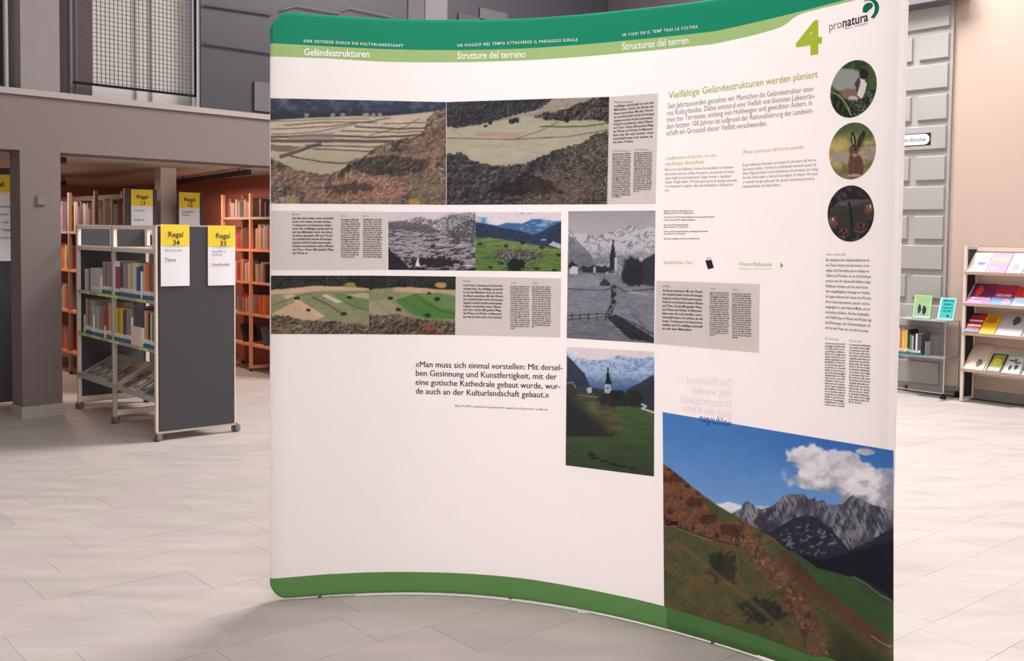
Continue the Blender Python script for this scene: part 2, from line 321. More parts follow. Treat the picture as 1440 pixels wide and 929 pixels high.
def paint_fields(X, Y, green):
    x0 = 381 if not green else 519; u = (X-x0)/(138 if not green else 122)
    c = flat(X, (148, 150, 112)); n = fbm(X*.1, Y*.3, 3, 141); c = c*(.92+.16*n)[..., None]
    if not green:
        c = mixc(c, (214, 180, 146), .9*inpoly(X, Y, [(381,442),(415,424),(432,430),(455,445),(440,452),(381,452)]))
        c = mixc(c, (222, 186, 158), .95*inpoly(X, Y, [(412,422),(420,421),(458,445),(448,447)]))
        c = mixc(c, (226, 204, 182), .95*inpoly(X, Y, [(452,415),(460,414),(481,424),(474,426)])); c = mixc(c, (214, 190, 166), .9*inpoly(X, Y, [(398,415),(412,413),(418,418),(402,420)]))
        c = mixc(c, (112, 142, 92), .8*inpoly(X, Y, [(470,412),(519,410),(519,438),(500,432),(474,420)])); c = mixc(c, (84, 104, 70), .8*stroke(X, Y, [(440,418),(462,428),(480,440)], 2.5)); c = mixc(c, (92, 112, 76), .8*stroke(X, Y, [(484,424),(500,432),(519,437)], 2))
        c = mixc(c, (90, 96, 72), .7*stroke(X, Y, [(381,430),(412,418),(440,412)], 1.2)); c = mixc(c, (206, 182, 140), .85*inpoly(X, Y, [(484,413),(519,412),(519,420),(500,418)]))
        c = mixc(c, (218, 186, 150), .9*(1-below(X, Y, [(381,414),(420,412),(450,409),(500,408),(519,408)], 1)))
        top = [(381,408),(410,405),(440,402),(470,402),(519,405)]; low = [(381,442),(400,443),(430,450),(470,452),(519,458)]
    else:
        c = mixc(c, (84, 136, 66), .92*inpoly(X, Y, [(555,422),(583,413),(620,412),(640,420),(640,448),(600,448),(580,442)]))
        c = mixc(c, (120, 150, 92), .8*inpoly(X, Y, [(590,414),(640,412),(640,436),(622,434)])); c = mixc(c, (62, 100, 50), .8*stroke(X, Y, [(583,414),(600,426),(618,436),(640,441)], 1.8)); c = mixc(c, (68, 104, 54), .6*stroke(X, Y, [(566,420),(590,436),(602,446)], 1.6))
        c = mixc(c, (174, 162, 132), .8*inpoly(X, Y, [(519,424),(545,420),(572,444),(545,448),(519,440)])); c = mixc(c, (120, 116, 92), .6*stroke(X, Y, [(530,424),(552,444)], 1.2))
        c = mixc(c, (210, 176, 144), .9*(1-below(X, Y, [(519,407),(560,410),(590,412),(620,411),(640,416)], 1))*ss(545, 560, X)); top = [(519,407),(545,405),(575,403),(610,406),(640,408)]; low = [(519,444),(560,442),(590,448),(640,453)]
    for cx, cy, r in ((434, 436, 4), (484, 441, 5), (492, 418, 4), (418, 419, 4)) if not green else ((560, 435, 4), (602, 443, 5), (615, 420, 5), (549, 419, 4), (604, 412, 3)): c = mixc(c, (44, 50, 38), .9*blob(X, Y, cx, cy, r, r*.6, cx))
    up = 1-below(X, Y+2*(n-.5), top, .8); b = bush(X, Y, .3, 151, (34, 36, 38), (54, 56, 54), (78, 82, 74)); c = c*(1-up[..., None]) + b*up[..., None]
    for cx in ((493, 620) if not green else (619, 621)): c = mixc(c, (188, 158, 84), .85*blob(X, Y, cx, 401, 8, 4, 9, .4))
    dn = below(X, Y+6*(fbm(X*.2, Y*.2, 3, 155)-.5), low, 1); b = bush(X, Y, .22, 157+green, (58, 50, 42), (110, 100, 84), (158, 146, 120)); b = mixc(b, (150, 84, 66), .7*blob(X, Y, 606, 461, 8, 6, 5, .5)); b = mixc(b, (190, 120, 70), .6*blob(X, Y, 402, 466, 7, 4, 6, .5)); b = mixc(b, (112, 66, 60), .5*ss(.55, .7, fbm(X*.08, Y*.12, 3, 159)))
    return c*(1-dn[..., None]) + b*dn[..., None]
def paint_church_old(X, Y):
    c = flat(X, (138, 142, 156)); n = fbm(X*.12, Y*.5, 4, 171); c = c*(.82+.34*n)[..., None]
    c = c*(.9+.2*fbm(X*.8, Y*.8, 2, 172))[..., None]
    c = mixc(c, (60, 62, 72), .8*stroke(X, Y, [(799,406),(850,408),(866,402),(880,410),(922,406)], 1.6)); c = mixc(c, (192, 194, 204), .5*inpoly(X, Y, [(885,408),(912,412),(912,416),(880,412)]))
    c = mixc(c, (172, 174, 186), .45*inpoly(X, Y, [(800,392),(830,386),(855,400),(800,404)]))
    for o in range(4): c = mixc(c, (88, 90, 102), .6*stroke(X, Y, [(886+o*3,432),(892+o*3,446+o),(906,458+o*2),(920,466+o*2)], 1.0))
    tr = stroke(X, Y, [(863,404),(863,425),(857,440)], 7, 3)*ss(.3, .5, fbm(X*.4, Y*.4, 2, 173)); c = mixc(c, (44, 46, 56), .9*tr)
    c = mixc(c, (50, 52, 62), .92*inpoly(X, Y, [(852,445),(866,442),(900,462),(922,476),(922,482),(885,476)]))
    c = c*(1-.12*below(X, Y, [(799,448),(850,447),(922,482)], 2))[..., None]
    # mountains and sky
    mt = 1-below(X, Y, [(799,385),(830,382),(870,388),(900,384),(922,372)], 1.5)
    rg = np.abs(fbm(X*.11+Y*.06, Y*.16-X*.04, 4, 175)-.5)*2
    b = mixc(flat(X, (206, 208, 218)), (96, 98, 112), ss(.28, .05, rg)*.8 if False else (1-ss(.0, .16, rg))*.7); b = mixc(b, (112, 114, 128), .75*ss(345, 368, Y)*ss(.2, .6, fbm(X*.5, Y*.25, 3, 176)))
    c = c*(1-mt[..., None]) + b*mt[..., None]
    lh = inpoly(X, Y, [(799,330),(812,338),(830,356),(842,384),(799,386)]); c = mixc(c, (110, 112, 124), .85*lh*(.6+.4*fbm(X*.4, Y*.4, 2, 178)))
    rh = below(X, Y, [(880,386),(885,372),(897,376),(906,364),(922,356)], 1)*(1-below(X, Y, [(880,396),(922,403)], 1))*(X > 876); c = mixc(c, (56, 58, 68), .92*rh)
    bt = blob(X, Y, 890, 383, 15, 22, 181, .25, .15)*(Y < 403); c = mixc(c, (50, 52, 62), .95*bt)
    sky = 1-below(X, Y, [(799,322),(815,328),(835,331),(850,327),(865,325),(875,320),(884,317),(900,321),(912,319),(922,316)], .8)
    c = c*(1-sky[..., None]) + mixc(flat(X, (176, 172, 178)), (192, 187, 192), ss(0, 30, Y-296))*sky[..., None]
    c = mixc(c, (58, 58, 68), blob(X, Y, 840, 379, 26, 5, 183, .5, .3)); c = mixc(c, (222, 222, 228), .9*inpoly(X, Y, [(801,377),(806,373),(813,376),(813,385),(801,385)])); c = mixc(c, (48, 50, 58), .95*inpoly(X, Y, [(799,372),(805,367),(814,375),(806,374),(801,378)]))
    c = mixc(c, (214, 214, 222), .8*inpoly(X, Y, [(834,376),(838,374),(838,384),(834,384)])); c = mixc(c, (60, 60, 70), .9*inpoly(X, Y, [(843,398),(850,391),(858,397),(858,402),(843,402)]))
    c = mixc(c, (54, 56, 66), inpoly(X, Y, [(857.5,362),(862.6,333),(866,362),(867,380),(857,380)])); c = mixc(c, (210, 210, 218), .9*inpoly(X, Y, [(864.5,362),(867.5,362),(867.5,380),(864.5,380)]))
    fe = np.maximum(stroke(X, Y, [(799,444),(825,442),(855,441)], 1.2), stroke(X, Y, [(799,449),(825,447),(850,445)], 1.0)); c = mixc(c, (52, 54, 62), .95*np.maximum(fe, stroke(X, Y, [(866,443),(895,456),(922,472)], 1.5)))
    for px in range(804, 862, 12): c = mixc(c, (48, 50, 58), .9*stroke(X, Y, [(px, 441), (px, 450)], 1.4))
    for px in range(872, 920, 10): c = mixc(c, (48, 50, 58), .9*stroke(X, Y, [(px, 443+(px-866)*.5), (px, 451+(px-866)*.52)], 1.4))
    return c
def paint_church_new(X, Y):
    c = flat(X, (74, 98, 62)); n = fbm(X*.06, Y*.3, 4, 191); c = c*(.84+.32*n)[..., None]; c = mixc(c, (50, 62, 52), .55*ss(600, 668, Y)); c = mixc(c, (96, 122, 74), .5*(1-ss(572, 600, Y))*ss(855, 880, X))
    c = mixc(c, (58, 64, 62), .95*(1-below(X, Y, [(797,559),(835,560),(860,571),(885,571),(920,577)], 1.2)))
    hill = inpoly(X, Y, [(797,558),(815,554),(845,560),(862,575),(882,594),(868,612),(797,612)]); h = mixc(flat(X, (86, 84, 66)), (104, 112, 66), ss(.4, .7, n)); h = mixc(h, (52, 54, 56), ss(-14, 14, (Y-590)-(X-840)*.9)); c = c*(1-hill[..., None]) + h*hill[..., None]
    c = mixc(c, (52, 50, 48), .8*stroke(X, Y, [(797,612),(830,612),(862,612)], 3, 3))
    mt = 1-below(X, Y, [(797,555),(835,545),(870,552),(905,546),(920,535)], 2); rg = np.abs(fbm(X*.1+Y*.06, Y*.14-X*.03, 4, 195)-.5)*2
    b = mixc(flat(X, (180, 204, 236)), (104, 146, 204), (1-ss(.0, .2, rg))*.7); b = mixc(b, (60, 96, 150), ss(520, 550, Y)*.85); b = mixc(b, (226, 232, 244), .7*ss(0, 1, (512-Y)/12)*ss(.35, .5, rg+.3)); c = c*(1-mt[..., None]) + b*mt[..., None]
    c = mixc(c, (56, 62, 78), .93*inpoly(X, Y, [(797,498),(808,510),(822,524),(832,548),(797,556)])); c = mixc(c, (58, 64, 82), .93*inpoly(X, Y, [(880,548),(900,538),(920,526),(920,575),(895,560)]))
    sky = 1-below(X, Y, [(797,494),(806,500),(830,506),(850,506),(860,502),(876,498),(890,503),(905,504),(912,501),(920,503)], 1)
    c = c*(1-sky[..., None]) + np.array((240, 232, 238.))*sky[..., None]
    c = mixc(c, (48, 52, 54), blob(X, Y, 892, 560, 12, 12, 197, .3, .2)); c = mixc(c, (52, 54, 56), blob(X, Y, 865, 562, 24, 9, 198, .3, .2))
    c = mixc(c, (70, 66, 66), .95*inpoly(X, Y, [(797,540),(806,536),(812,548),(812,555),(797,555)])); c = mixc(c, (170, 174, 184), .8*stroke(X, Y, [(797,539),(805,537),(810,545)], 1.4)); c = mixc(c, (78, 78, 84), .95*inpoly(X, Y, [(813,545),(830,541),(835,555),(813,556)])); c = mixc(c, (206, 208, 214), .9*inpoly(X, Y, [(826,545),(832,545),(832,552),(826,552)])); c = mixc(c, (160, 160, 162), .6*stroke(X, Y, [(815,555),(840,558)], 1.8))
    c = mixc(c, (190, 192, 200), .95*inpoly(X, Y, [(851,538),(859,538),(859,552),(850,552)])); c = mixc(c, (40, 44, 56), inpoly(X, Y, [(850.5,540),(853,528),(855.2,512),(857.4,528),(860.5,540)]))
    c = mixc(c, (40, 46, 54), .95*inpoly(X, Y, [(859,549),(876,548),(878,562),(858,562)])); c = mixc(c, (80, 84, 92), .9*inpoly(X, Y, [(853,544),(856.5,544),(856.5,547),(853,547)]))
    c = mixc(c, (214, 218, 226), .95*stroke(X, Y, [(903,568),(909,571),(903,574),(912,577),(920,580)], 2.2)); 
    for cx, cy, r in ((832, 640, 6), (837, 644, 8), (849, 648, 7), (862, 652, 7), (875, 655, 9), (890, 658, 6), (832, 637, 4)): c = mixc(c, (30, 36, 34), .7*blob(X, Y, cx, cy, r, 1.8, cx, .6, .5))
    return c
def paint_mountain(X, Y):
    kx = (X-932)/323
    sy = pl_([(932,579),(1255,633)], X)
    c = mixc(flat(X, (76, 140, 218)), (124, 176, 234), ss(0, 140, Y-sy)); c = mixc(c, (52, 114, 200), .7*(1-ss(0, 60, Y-sy))*ss(1000, 1200, X))
    cl = fbm(X*.035, Y*.045, 5, 201); e = np.maximum(blob(X, Y, 1165, 663, 58, 26, 202, .5, .05), np.maximum(blob(X, Y, 1130, 640, 28, 14, 205, .5, .07), blob(X, Y, 1225, 695, 48, 34, 203, .5, .05)))
    e = np.maximum(e, blob(X, Y, 1245, 672, 22, 14, 204, .4, .08)*.8); e = np.maximum(e, blob(X, Y, 1216, 635, 14, 6, 206, .5, .1)*.9)
    clc = mixc(flat(X, (224, 226, 236)), (158, 160, 176), ss(.4, .75, cl+.2*(Y-660)/60)); clc = mixc(clc, (245, 245, 250), ss(.2, 0, cl) if False else 1-ss(.3, .5, cl)); m = np.clip(e, 0, 1)*ss(.1, .3, cl+.15*e); c = c*(1-m[..., None]) + clc*m[..., None]
    c = mixc(c, (236, 238, 244), .95*blob(X, Y, 1024, 713, 22, 8, 207, .5, .12)); c = mixc(c, (206, 220, 238), .8*blob(X, Y, 1075, 714, 18, 3.5, 208, .5, .12))
    # rock range
    ridge = [(1030,722),(1042,715),(1047,706),(1053,704),(1058,709),(1070,716),(1078,714),(1088,710),(1094,704),(1101,697),(1108,695),(1120,695),(1129,693),(1134,699),(1142,702),(1146,698),(1149,705),(1157,702),(1163,708),(1175,710),(1186,708),(1193,700),(1200,695),(1206,700),(1216,703),(1225,709),(1238,712),(1248,716),(1256,718)]
    m = below(X, Y+2.2*(fbm(X*.5, Y*.1, 3, 210)-.5), ridge, .6)
    g = fbm(X*.16+Y*.05, Y*.05-X*.02, 4, 211); g2 = fbm(X*.4-Y*.14, Y*.12, 3, 213)
    r = mixc(flat(X, (86, 88, 104)), (138, 137, 150), ss(.35, .6, g)); r = mixc(r, (52, 56, 74), ss(.55, .72, g2)*.85); r = mixc(r, (178, 174, 182), ss(.62, .8, g)*.7*(1-ss(.5, .6, g2)))
    c = c*(1-m[..., None]) + r*m[..., None]
    dk = inpoly(X, Y, [(1058,733),(1072,722),(1086,714),(1090,716),(1080,730),(1110,745),(1085,755)]); c = mixc(c, (60, 62, 78), .75*dk)
    # dark forested shoulders
    f1 = [(1040,745),(1060,742),(1083,748),(1100,738),(1118,728),(1136,724),(1150,728),(1168,742),(1182,758),(1194,772),(1206,768),(1225,760),(1240,750),(1256,742)]
    m = below(X, Y+2*(fbm(X*.3, Y*.3, 2, 215)-.5), f1, .8); n = fbm(X*.2, Y*.2, 3, 216)
    d = mixc(flat(X, (38, 44, 62)), (56, 62, 80), n); d = mixc(d, (130, 130, 142), .85*ss(.58, .68, fbm(X*.22+Y*.16, Y*.22, 3, 217))*inpoly(X, Y, [(1085,758),(1110,742),(1140,736),(1172,752),(1182,768),(1150,782),(1125,776)]))
    c = c*(1-m[..., None]) + d*m[..., None]
    c = mixc(c, (24, 28, 40), .8*below(X, Y, [(1085,764),(1120,778),(1160,786),(1195,776),(1230,768),(1256,760)], 4))
    # right meadow below the forest
    gm = [(1060,757),(1085,763),(1118,776),(1150,798),(1180,806),(1215,815),(1240,828),(1256,845)]
    m = below(X, Y, gm, 1.2); gr = mixc(flat(X, (56, 84, 54)), (74, 104, 62), fbm(X*.05, Y*.12, 3, 220)); gr = mixc(gr, (30, 40, 38), .85*ss(0, 40, X-1195)*(1-below(X, Y, [(1195,812),(1256,842)], 6)))
    c = c*(1-m[..., None]) + gr*m[..., None]
    c = mixc(c, (150, 150, 150), .8*stroke(X, Y, [(1200,810),(1220,822),(1238,836),(1254,844)], 1.3))
    # near slope
    sl = [(932,651),(945,660),(960,672),(975,685),(995,700),(1012,712),(1030,722),(1045,731),(1070,746),(1090,757),(1110,777),(1128,792),(1150,820),(1175,838),(1200,856),(1225,878),(1256,900)]
    m = below(X, Y+2*(fbm(X*.2, Y*.2, 3, 225)-.5), sl, 1)
    q = Y - pl_(sl, X)
    n1 = fbm(X*.05+Y*.02, Y*.07-X*.04, 4, 226); n2 = fbm(X*.35, Y*.35, 3, 228)
    s = mixc(flat(X, (84, 84, 52)), (102, 104, 64), n1); s = mixc(s, (120, 90, 58), ss(.5, .68, n1)*.7); s = s*(.84+.32*n2)[..., None]
    br = mixc(flat(X, (108, 72, 54)), (140, 94, 66), ss(.3, .7, n2)); br = mixc(br, (70, 46, 42), ss(.58, .74, fbm(X*.12, Y*.12, 4, 231)))
    top = inpoly(X, Y, [(932,645),(960,668),(985,695),(1030,722),(1040,765),(1042,770),(1000,755),(960,742),(932,741)])
    s = s*(1-top[..., None]) + br*top[..., None]
    gs = inpoly(X, Y, [(985,697),(1012,710),(1045,731),(1060,742),(1110,777),(1105,775),(1070,762),(1035,745),(1000,722)]); s = mixc(s, (80, 92, 54), .75*gs)
    gs = inpoly(X, Y, [(1065,758),(1085,764),(1115,778),(1150,802),(1175,812),(1256,850),(1256,900),(1200,850),(1150,825),(1110,795)]); s = mixc(s, (62, 90, 54), .9*gs)
    band = stroke(X+6*(n2-.5), Y+8*(n1-.5), [(1040,745),(1060,765),(1082,790),(1110,830),(1130,860),(1140,885),(1160,929)], 32, 22)
    bc = mixc(flat(X, (116, 78, 58)), (164, 112, 80), ss(.4, .75, n2)); bc = mixc(bc, (70, 56, 50), ss(.5, .68, fbm(X*.16, Y*.09, 4, 233))*.85); bc = mixc(bc, (96, 92, 58), .7*ss(.5, .65, fbm(X*.05, Y*.05, 3, 239))); bc = mixc(bc, (206, 178, 150), .7*ss(.72, .82, fbm(X*.35-Y*.1, Y*.12, 3, 235)))
    s = s*(1-(band*.92)[..., None]) + bc*(band*.92)[..., None]
    b2 = stroke(X+5*(n2-.5), Y, [(1108,785),(1150,830),(1200,870),(1240,900)], 20, 12); s = mixc(s, (104, 62, 50), .7*b2*ss(.3, .6, n2+.2)); b3 = blob(X, Y, 1132, 805, 16, 22, 237, .4, .12); s = mixc(s, (92, 58, 48), .6*b3*ss(.35, .6, n2))
    for cx, cy, rx, ry, a in ((1020,798,20,20,1), (1008,790,10,16,2), (1070,858,26,18,3), (1085,862,20,14,4)): s = mixc(s, (44, 50, 50), .72*blob(X, Y, cx, cy, rx, ry, 240+a, .8, .16))
    for cx, cy, rx, ry in ((997,730,12,7), (950,672,14,6), (978,705,14,7), (1028,745,16,9)): s = mixc(s, (78, 48, 40), .7*blob(X, Y, cx, cy, rx, ry, cx, .5, .15))
    s = mixc(s, (64, 42, 34), .8*stroke(X, Y, [(932,741),(955,742),(985,752),(1010,760),(1040,767)], 1.6)); s = mixc(s, (188, 160, 140), .6*stroke(X, Y, [(932,740),(950,741),(966,748),(1000,760)], 1.0)); s = mixc(s, (34, 32, 36), .95*inpoly(X, Y, [(942,733),(953,732),(955,738),(942,738)]))
    ln = stroke(X, Y, [(950,760),(1000,800),(1050,840),(1085,870),(1110,900)], 6, 6); s = mixc(s, (126, 104, 66), .6*ln); s = mixc(s, (34, 46, 34), .5*ss(0, 40, X-1150)*ss(0, 30, q-22)); s = mixc(s, (190, 190, 180), .7*stroke(X, Y, [(1225,893),(1240,903),(1253,909)], 1.4))
    return c*(1-m[..., None]) + s*m[..., None]
def paint_stoat(X, Y):
    n = fbm(X*.2, Y*.2, 4, 251); c = mixc(flat(X, (40, 56, 38)), (84, 112, 68), n); c = mixc(c, (168, 172, 172), .9*blob(X, Y, 1190, 112, 24, 16, 252, .2, .05)); c = mixc(c, (78, 112, 62), .6*ss(1212, 1226, X)*(1-ss(118, 135, Y)))
    m = below(X, Y, [(1165,128),(1185,130),(1200,138),(1233,124)], 4); g = mixc(flat(X, (34, 46, 34)), (96, 112, 86), ss(.45, .8, fbm(X*.9-Y*.3, Y*.25, 3, 253))); g = mixc(g, (140, 142, 142), .75*ss(.5, .65, fbm(X*.4, Y*.4, 3, 254))*ss(-10, 5, (X-1196)+(140-Y)*.3)); c = c*(1-m[..., None]) + g*m[..., None]
    c = mixc(c, (150, 116, 98), .95*blob(X, Y, 1195, 132, 13, 8, 255, .2, .3)); c = mixc(c, (232, 228, 226), .97*inpoly(X, Y, [(1207,112),(1215,110),(1219,118),(1217,130),(1211,139),(1206,134)])); c = mixc(c, (218, 196, 186), .9*blob(X, Y, 1200, 138, 8, 3, 256, .2)); c = mixc(c, (48, 40, 40), .97*blob(X, Y, 1215, 104, 6.5, 8, 257, .1)); c = mixc(c, (72, 58, 52), .9*inpoly(X, Y, [(1202,118),(1208,108),(1211,114),(1206,132)]))
    return mixc(c, (188, 208, 120), .9*stroke(X, Y, [(1167,128),(1180,134),(1190,146),(1197,162)], 1.4))
def paint_hare(X, Y):
    n = fbm(X*.09, Y*.12, 3, 261); c = mixc(flat(X, (122, 126, 78)), (196, 178, 104), ss(.35, .7, n)); c = mixc(c, (86, 106, 66), 1-ss(178, 205, Y)); c = mixc(c, (206, 186, 110), .6*blob(X, Y, 1180, 212, 20, 16, 262, .4, .08)); c = mixc(c, (168, 158, 172), .7*blob(X, Y, 1180, 222, 12, 8, 263, .5, .1)); c = mixc(c, (190, 174, 172), .6*blob(X, Y, 1222, 215, 10, 12, 264, .4, .1)); c = mixc(c, (96, 92, 70), .5*ss(228, 250, Y)*(n+.3))
    f = fbm(X*.7, Y*.4, 3, 265); body = mixc(flat(X, (86, 60, 52)), (136, 100, 86), f)
    m = np.maximum(inpoly(X, Y, [(1195,220),(1198,214),(1206,216),(1212,222),(1215,235),(1213,248),(1194,247),(1193,232)]), np.maximum(blob(X, Y, 1204, 234, 11, 16, 266, .1), blob(X, Y, 1201, 211, 7, 7.5, 267, .1)))
    c = c*(1-m[..., None]) + body*m[..., None]
    c = mixc(c, (52, 38, 38), .97*inpoly(X, Y, [(1199,206),(1196.5,193),(1198,186),(1201,186),(1204,196),(1204,206)])); c = mixc(c, (196, 184, 180), .8*inpoly(X, Y, [(1200,203),(1198.4,193),(1199.5,189),(1201.5,197),(1202,204)]))
    c = mixc(c, (46, 34, 34), .97*inpoly(X, Y, [(1205,206),(1208,194),(1214,184),(1217,184),(1217,190),(1212,202),(1208,208)])); c = mixc(c, (120, 98, 94), .6*inpoly(X, Y, [(1208,203),(1211,194),(1215,187),(1214,194),(1210,203)]))
    c = mixc(c, (190, 166, 150), .7*blob(X, Y, 1202, 218, 4, 3, 268)); c = mixc(c, (20, 16, 16), blob(X, Y, 1203.5, 209.5, 1.6, 1.6, 1, 0)); return mixc(c, (214, 200, 180), .7*blob(X, Y, 1203, 246.5, 10, 2, 269, .3))
def paint_butterfly(X, Y):
    n = fbm(X*.15, Y*.15, 4, 271); c = mixc(flat(X, (44, 44, 46)), (82, 80, 80), ss(.4, .75, n)); c = mixc(c, (104, 102, 106), .8*inpoly(X, Y, [(1168,294),(1180,285),(1195,280),(1225,281),(1230,290),(1200,292),(1170,300)]))
    w = np.maximum(inpoly(X, Y, [(1192,290),(1180,288),(1166,296),(1164,314),(1172,322),(1183,322),(1186,330),(1196,328),(1199,300)]), inpoly(X, Y, [(1195,290),(1212,285),(1229,282),(1231,298),(1222,308),(1221,318),(1214,326),(1200,328),(1197,300)]))
    c = mixc(c, (70, 66, 62), .9*w*(.8+.3*n)); c = mixc(c, (30, 28, 30), .95*stroke(X, Y, [(1194,284),(1197,300),(1199,320)], 2.6))
    for cx, cy, r in ((1170.5, 309, 5.5), (1223.5, 291, 5.5)):
        c = mixc(c, (150, 84, 62), .7*blob(X, Y, cx+(2 if cx < 1200 else -2), cy+3, r+.3, r+1.2, 3, .5)); c = mixc(c, (196, 170, 140), blob(X, Y, cx, cy, r*.6, r*.72, 1, 0)); c = mixc(c, (22, 20, 22), blob(X, Y, cx, cy, r*.44, r*.54, 1, 0)); c = mixc(c, (240, 240, 240), blob(X, Y, cx+.5, cy-.8, 1.1, 1.1, 1, 0))
    for cx, cy in ((1187, 324), (1211, 317)):
        c = mixc(c, (150, 72, 56), .8*blob(X, Y, cx, cy, 6, 3.4, 4, .3)); c = mixc(c, (30, 26, 28), blob(X, Y, cx, cy, 2.2, 2, 1, 0)); c = mixc(c, (150, 146, 142), .6*stroke(X, Y, [(cx-8, cy+7), (cx, cy+10), (cx+9, cy+5)], 1.2))
    return c

def finish(c, X, Y, sat=.9, grain=.09):
    """photographic finish: softer colour, grain and broad tonal drift"""
    g = c.mean(-1, keepdims=True); c = g+(c-g)*sat
    return c*(1-grain/2+grain*fbm(X*.55, Y*.55, 3, 900))[..., None]*(.97+.06*fbm(X*.05, Y*.07, 3, 901))[..., None]
# ------------------------------------------------------------------ curved display wall
POLY = [3.84165, -1.50373, -0.27245, 0.58825, 0.10626, 0.36348]
def plan(u):
    g = EYE / np.polyval(POLY, u); return np.stack([u*g, g], -1)
def plan_n(u):
    e = 1e-4; t = plan(u+e) - plan(u-e); t /= np.linalg.norm(t, axis=-1, keepdims=True)
    return np.stack([t[..., 1], -t[..., 0]], -1)          # towards the reading side
def SUR(x, y, off=0.0, org=(0, 0, 0)):
    x = np.asarray(x, float); y = np.asarray(y, float)
    d = np.stack([(x-CX)/F, (y-CY)/F, np.ones_like(x)], -1) @ CAMROT
    u = d[..., 0]/d[..., 1]; g = EYE/np.polyval(POLY, u); z = EYE + d[..., 2]/d[..., 1]*g
    p = np.stack([u*g, g], -1) + plan_n(u)*off
    return np.concatenate([p, z[..., None]], -1) - np.array(org)
def u_of(x, y): d = ray(x, y); return d[0]/d[1]
uL, uR = u_of(379.5, 500), u_of(1261.0, 330)
DORG = np.array([0.05, 3.9, 0.0])
display = thing('exhibition_display', 'tall curved free-standing fabric display wall with green bands and landscape photographs', 'display', DORG)

def zline(pts, us):
    p = np.array(pts, float); P = SUR(p[:, 0], p[:, 1]); uu = np.array([u_of(*q) for q in p])
    return np.interp(us, uu, P[:, 2])
E_ = np.linspace(0, 1, 9)**1.6*0.012
us = np.unique(np.concatenate([uL+E_, uR-E_, np.linspace(uL+.012, uR-.012, 150), uL+np.linspace(0, .03, 16)]))
zt0 = zline([(404, 16.3), (460, 19.8), (540, 24.8), (630, 26.5), (740, 24.7), (880, 12.5), (988, 0)], us)
zc = float(np.median(SUR([880, 988], [12.5, 0])[:, 2]))
zt = zline([(378, 41), (382.4, 32.7), (389, 24), (397, 18), (404.7, 16), (460, 19.8), (540, 24.8), (630, 26.5), (740, 24.7), (880, 12.5), (988, 0)], us)
pl_s = np.concatenate([[0], np.cumsum(np.linalg.norm(np.diff(plan(us), axis=0), axis=1))])
RC = 0.10
dr = pl_s[-1]-pl_s; cr_ = RC - np.sqrt(np.clip(RC**2-(RC-np.clip(dr, 0, RC))**2, 0, None)); zt = zt - cr_
zD = zline([(378, 60.6), (460, 65), (540, 69), (628, 70.5), (740, 68), (880, 57), (1005, 44), (1102, 22), (1172, 4), (1240, -14), (1265, -20)], us)
zG = zline([(378, 79.2), (460, 82), (540, 86.8), (628, 87.6), (740, 84.8), (880, 74.4), (1005, 61.7), (1060, 49.5), (1088, 41.7), (1100, 37.5), (1107, 33), (1115, 26), (1124, 20.5), (1135, 17), (1158, 11), (1199, 1.4), (1240, -9), (1265, -15)], us)
zF = zline([(377, 813.8), (460, 807), (540, 804), (600, 804.2), (670, 807), (740, 813.5), (800, 823.4), (860, 835), (900, 843.5), (934, 852), (1004, 873), (1067, 893.5), (1108, 909), (1133, 919), (1141, 922), (1148, 923), (1158, 922.3), (1169, 925), (1177, 928.5), (1200, 941), (1230, 956), (1265, 975)], us)
zB = zline([(377, 813), (378.5, 820), (382, 829), (387, 836), (393, 840.5), (401, 842.8), (460, 840.5), (540, 836.3), (600, 837.3), (700, 844.5), (800, 857), (900, 878), (970, 899), (1060, 928)], us)
zBc = np.where(us > u_of(1060, 928), 0.012, np.maximum(zB, 0.008)) + cr_
zB = np.minimum(zBc, zF-1e-4); zD = np.minimum(zD, zt-1e-3); zG = np.minimum(zG, zD-1e-3)
RT = 0.017
def edge_depth(d): return RT - np.sqrt(np.clip(RT**2-(RT-np.clip(d, 0, RT))**2, 0, None))
def cover_rows(zs, ts, back=False):
    z0, z1 = zs; Z = z0[None]+(z1-z0)[None]*ts[:, None]
    sd = np.minimum(pl_s, pl_s[-1]-pl_s)[None] + 0*Z
    d = np.minimum(np.minimum(zt[None]-Z, Z-zB[None]), sd)
    dep = edge_depth(np.maximum(d, 0)); off = -(dep if not back else (2*RT-dep))
    P = plan(us)[None] + plan_n(us)[None]*off[..., None]
    return np.concatenate([np.broadcast_to(P, Z.shape+(2,)), Z[..., None]], -1) - DORG
def strip(mb, Pm, flip=False):
    r, c = Pm.shape[:2]
    fs = [(i*c+j, i*c+j+1, (i+1)*c+j+1, (i+1)*c+j) for i in range(r-1) for j in range(c-1)]
    if flip: fs = [f[::-1] for f in fs]
    mb.add(Pm.reshape(-1, 3), fs)
TL = 0.5
M_white = mat('fabric_white', (246, 240, 240), .75, transl=TL, var=.01, spec=.2)
M_dkg = mat('fabric_dark_green', (28, 138, 106), .7, transl=.25, var=.03, spec=.2)
M_ltg = mat('fabric_light_green', (162, 192, 128), .7, transl=.3, var=.02, spec=.2)
M_grn = mat('fabric_grass_green', (98, 144, 84), .7, transl=.25, var=.03, spec=.2)
lo = np.concatenate([np.linspace(0, 1, 8)**1.7*.2, [.4, .7, 1]])
mb = MB()
for zs, ts, mi in (((zB, zF), lo, 3), ((zF, zG), np.linspace(0, 1, 26), 0), ((zG, zD), np.array([0, .5, 1]), 2), ((zD, zt), 1-lo[::-1], 1)):
    mb.cur = mi; strip(mb, cover_rows(zs, ts))
fab = mb.build('fabric_cover', [M_white, M_dkg, M_ltg, M_grn], display, 'printed white stretch fabric with green header and footer bands', smooth=True)
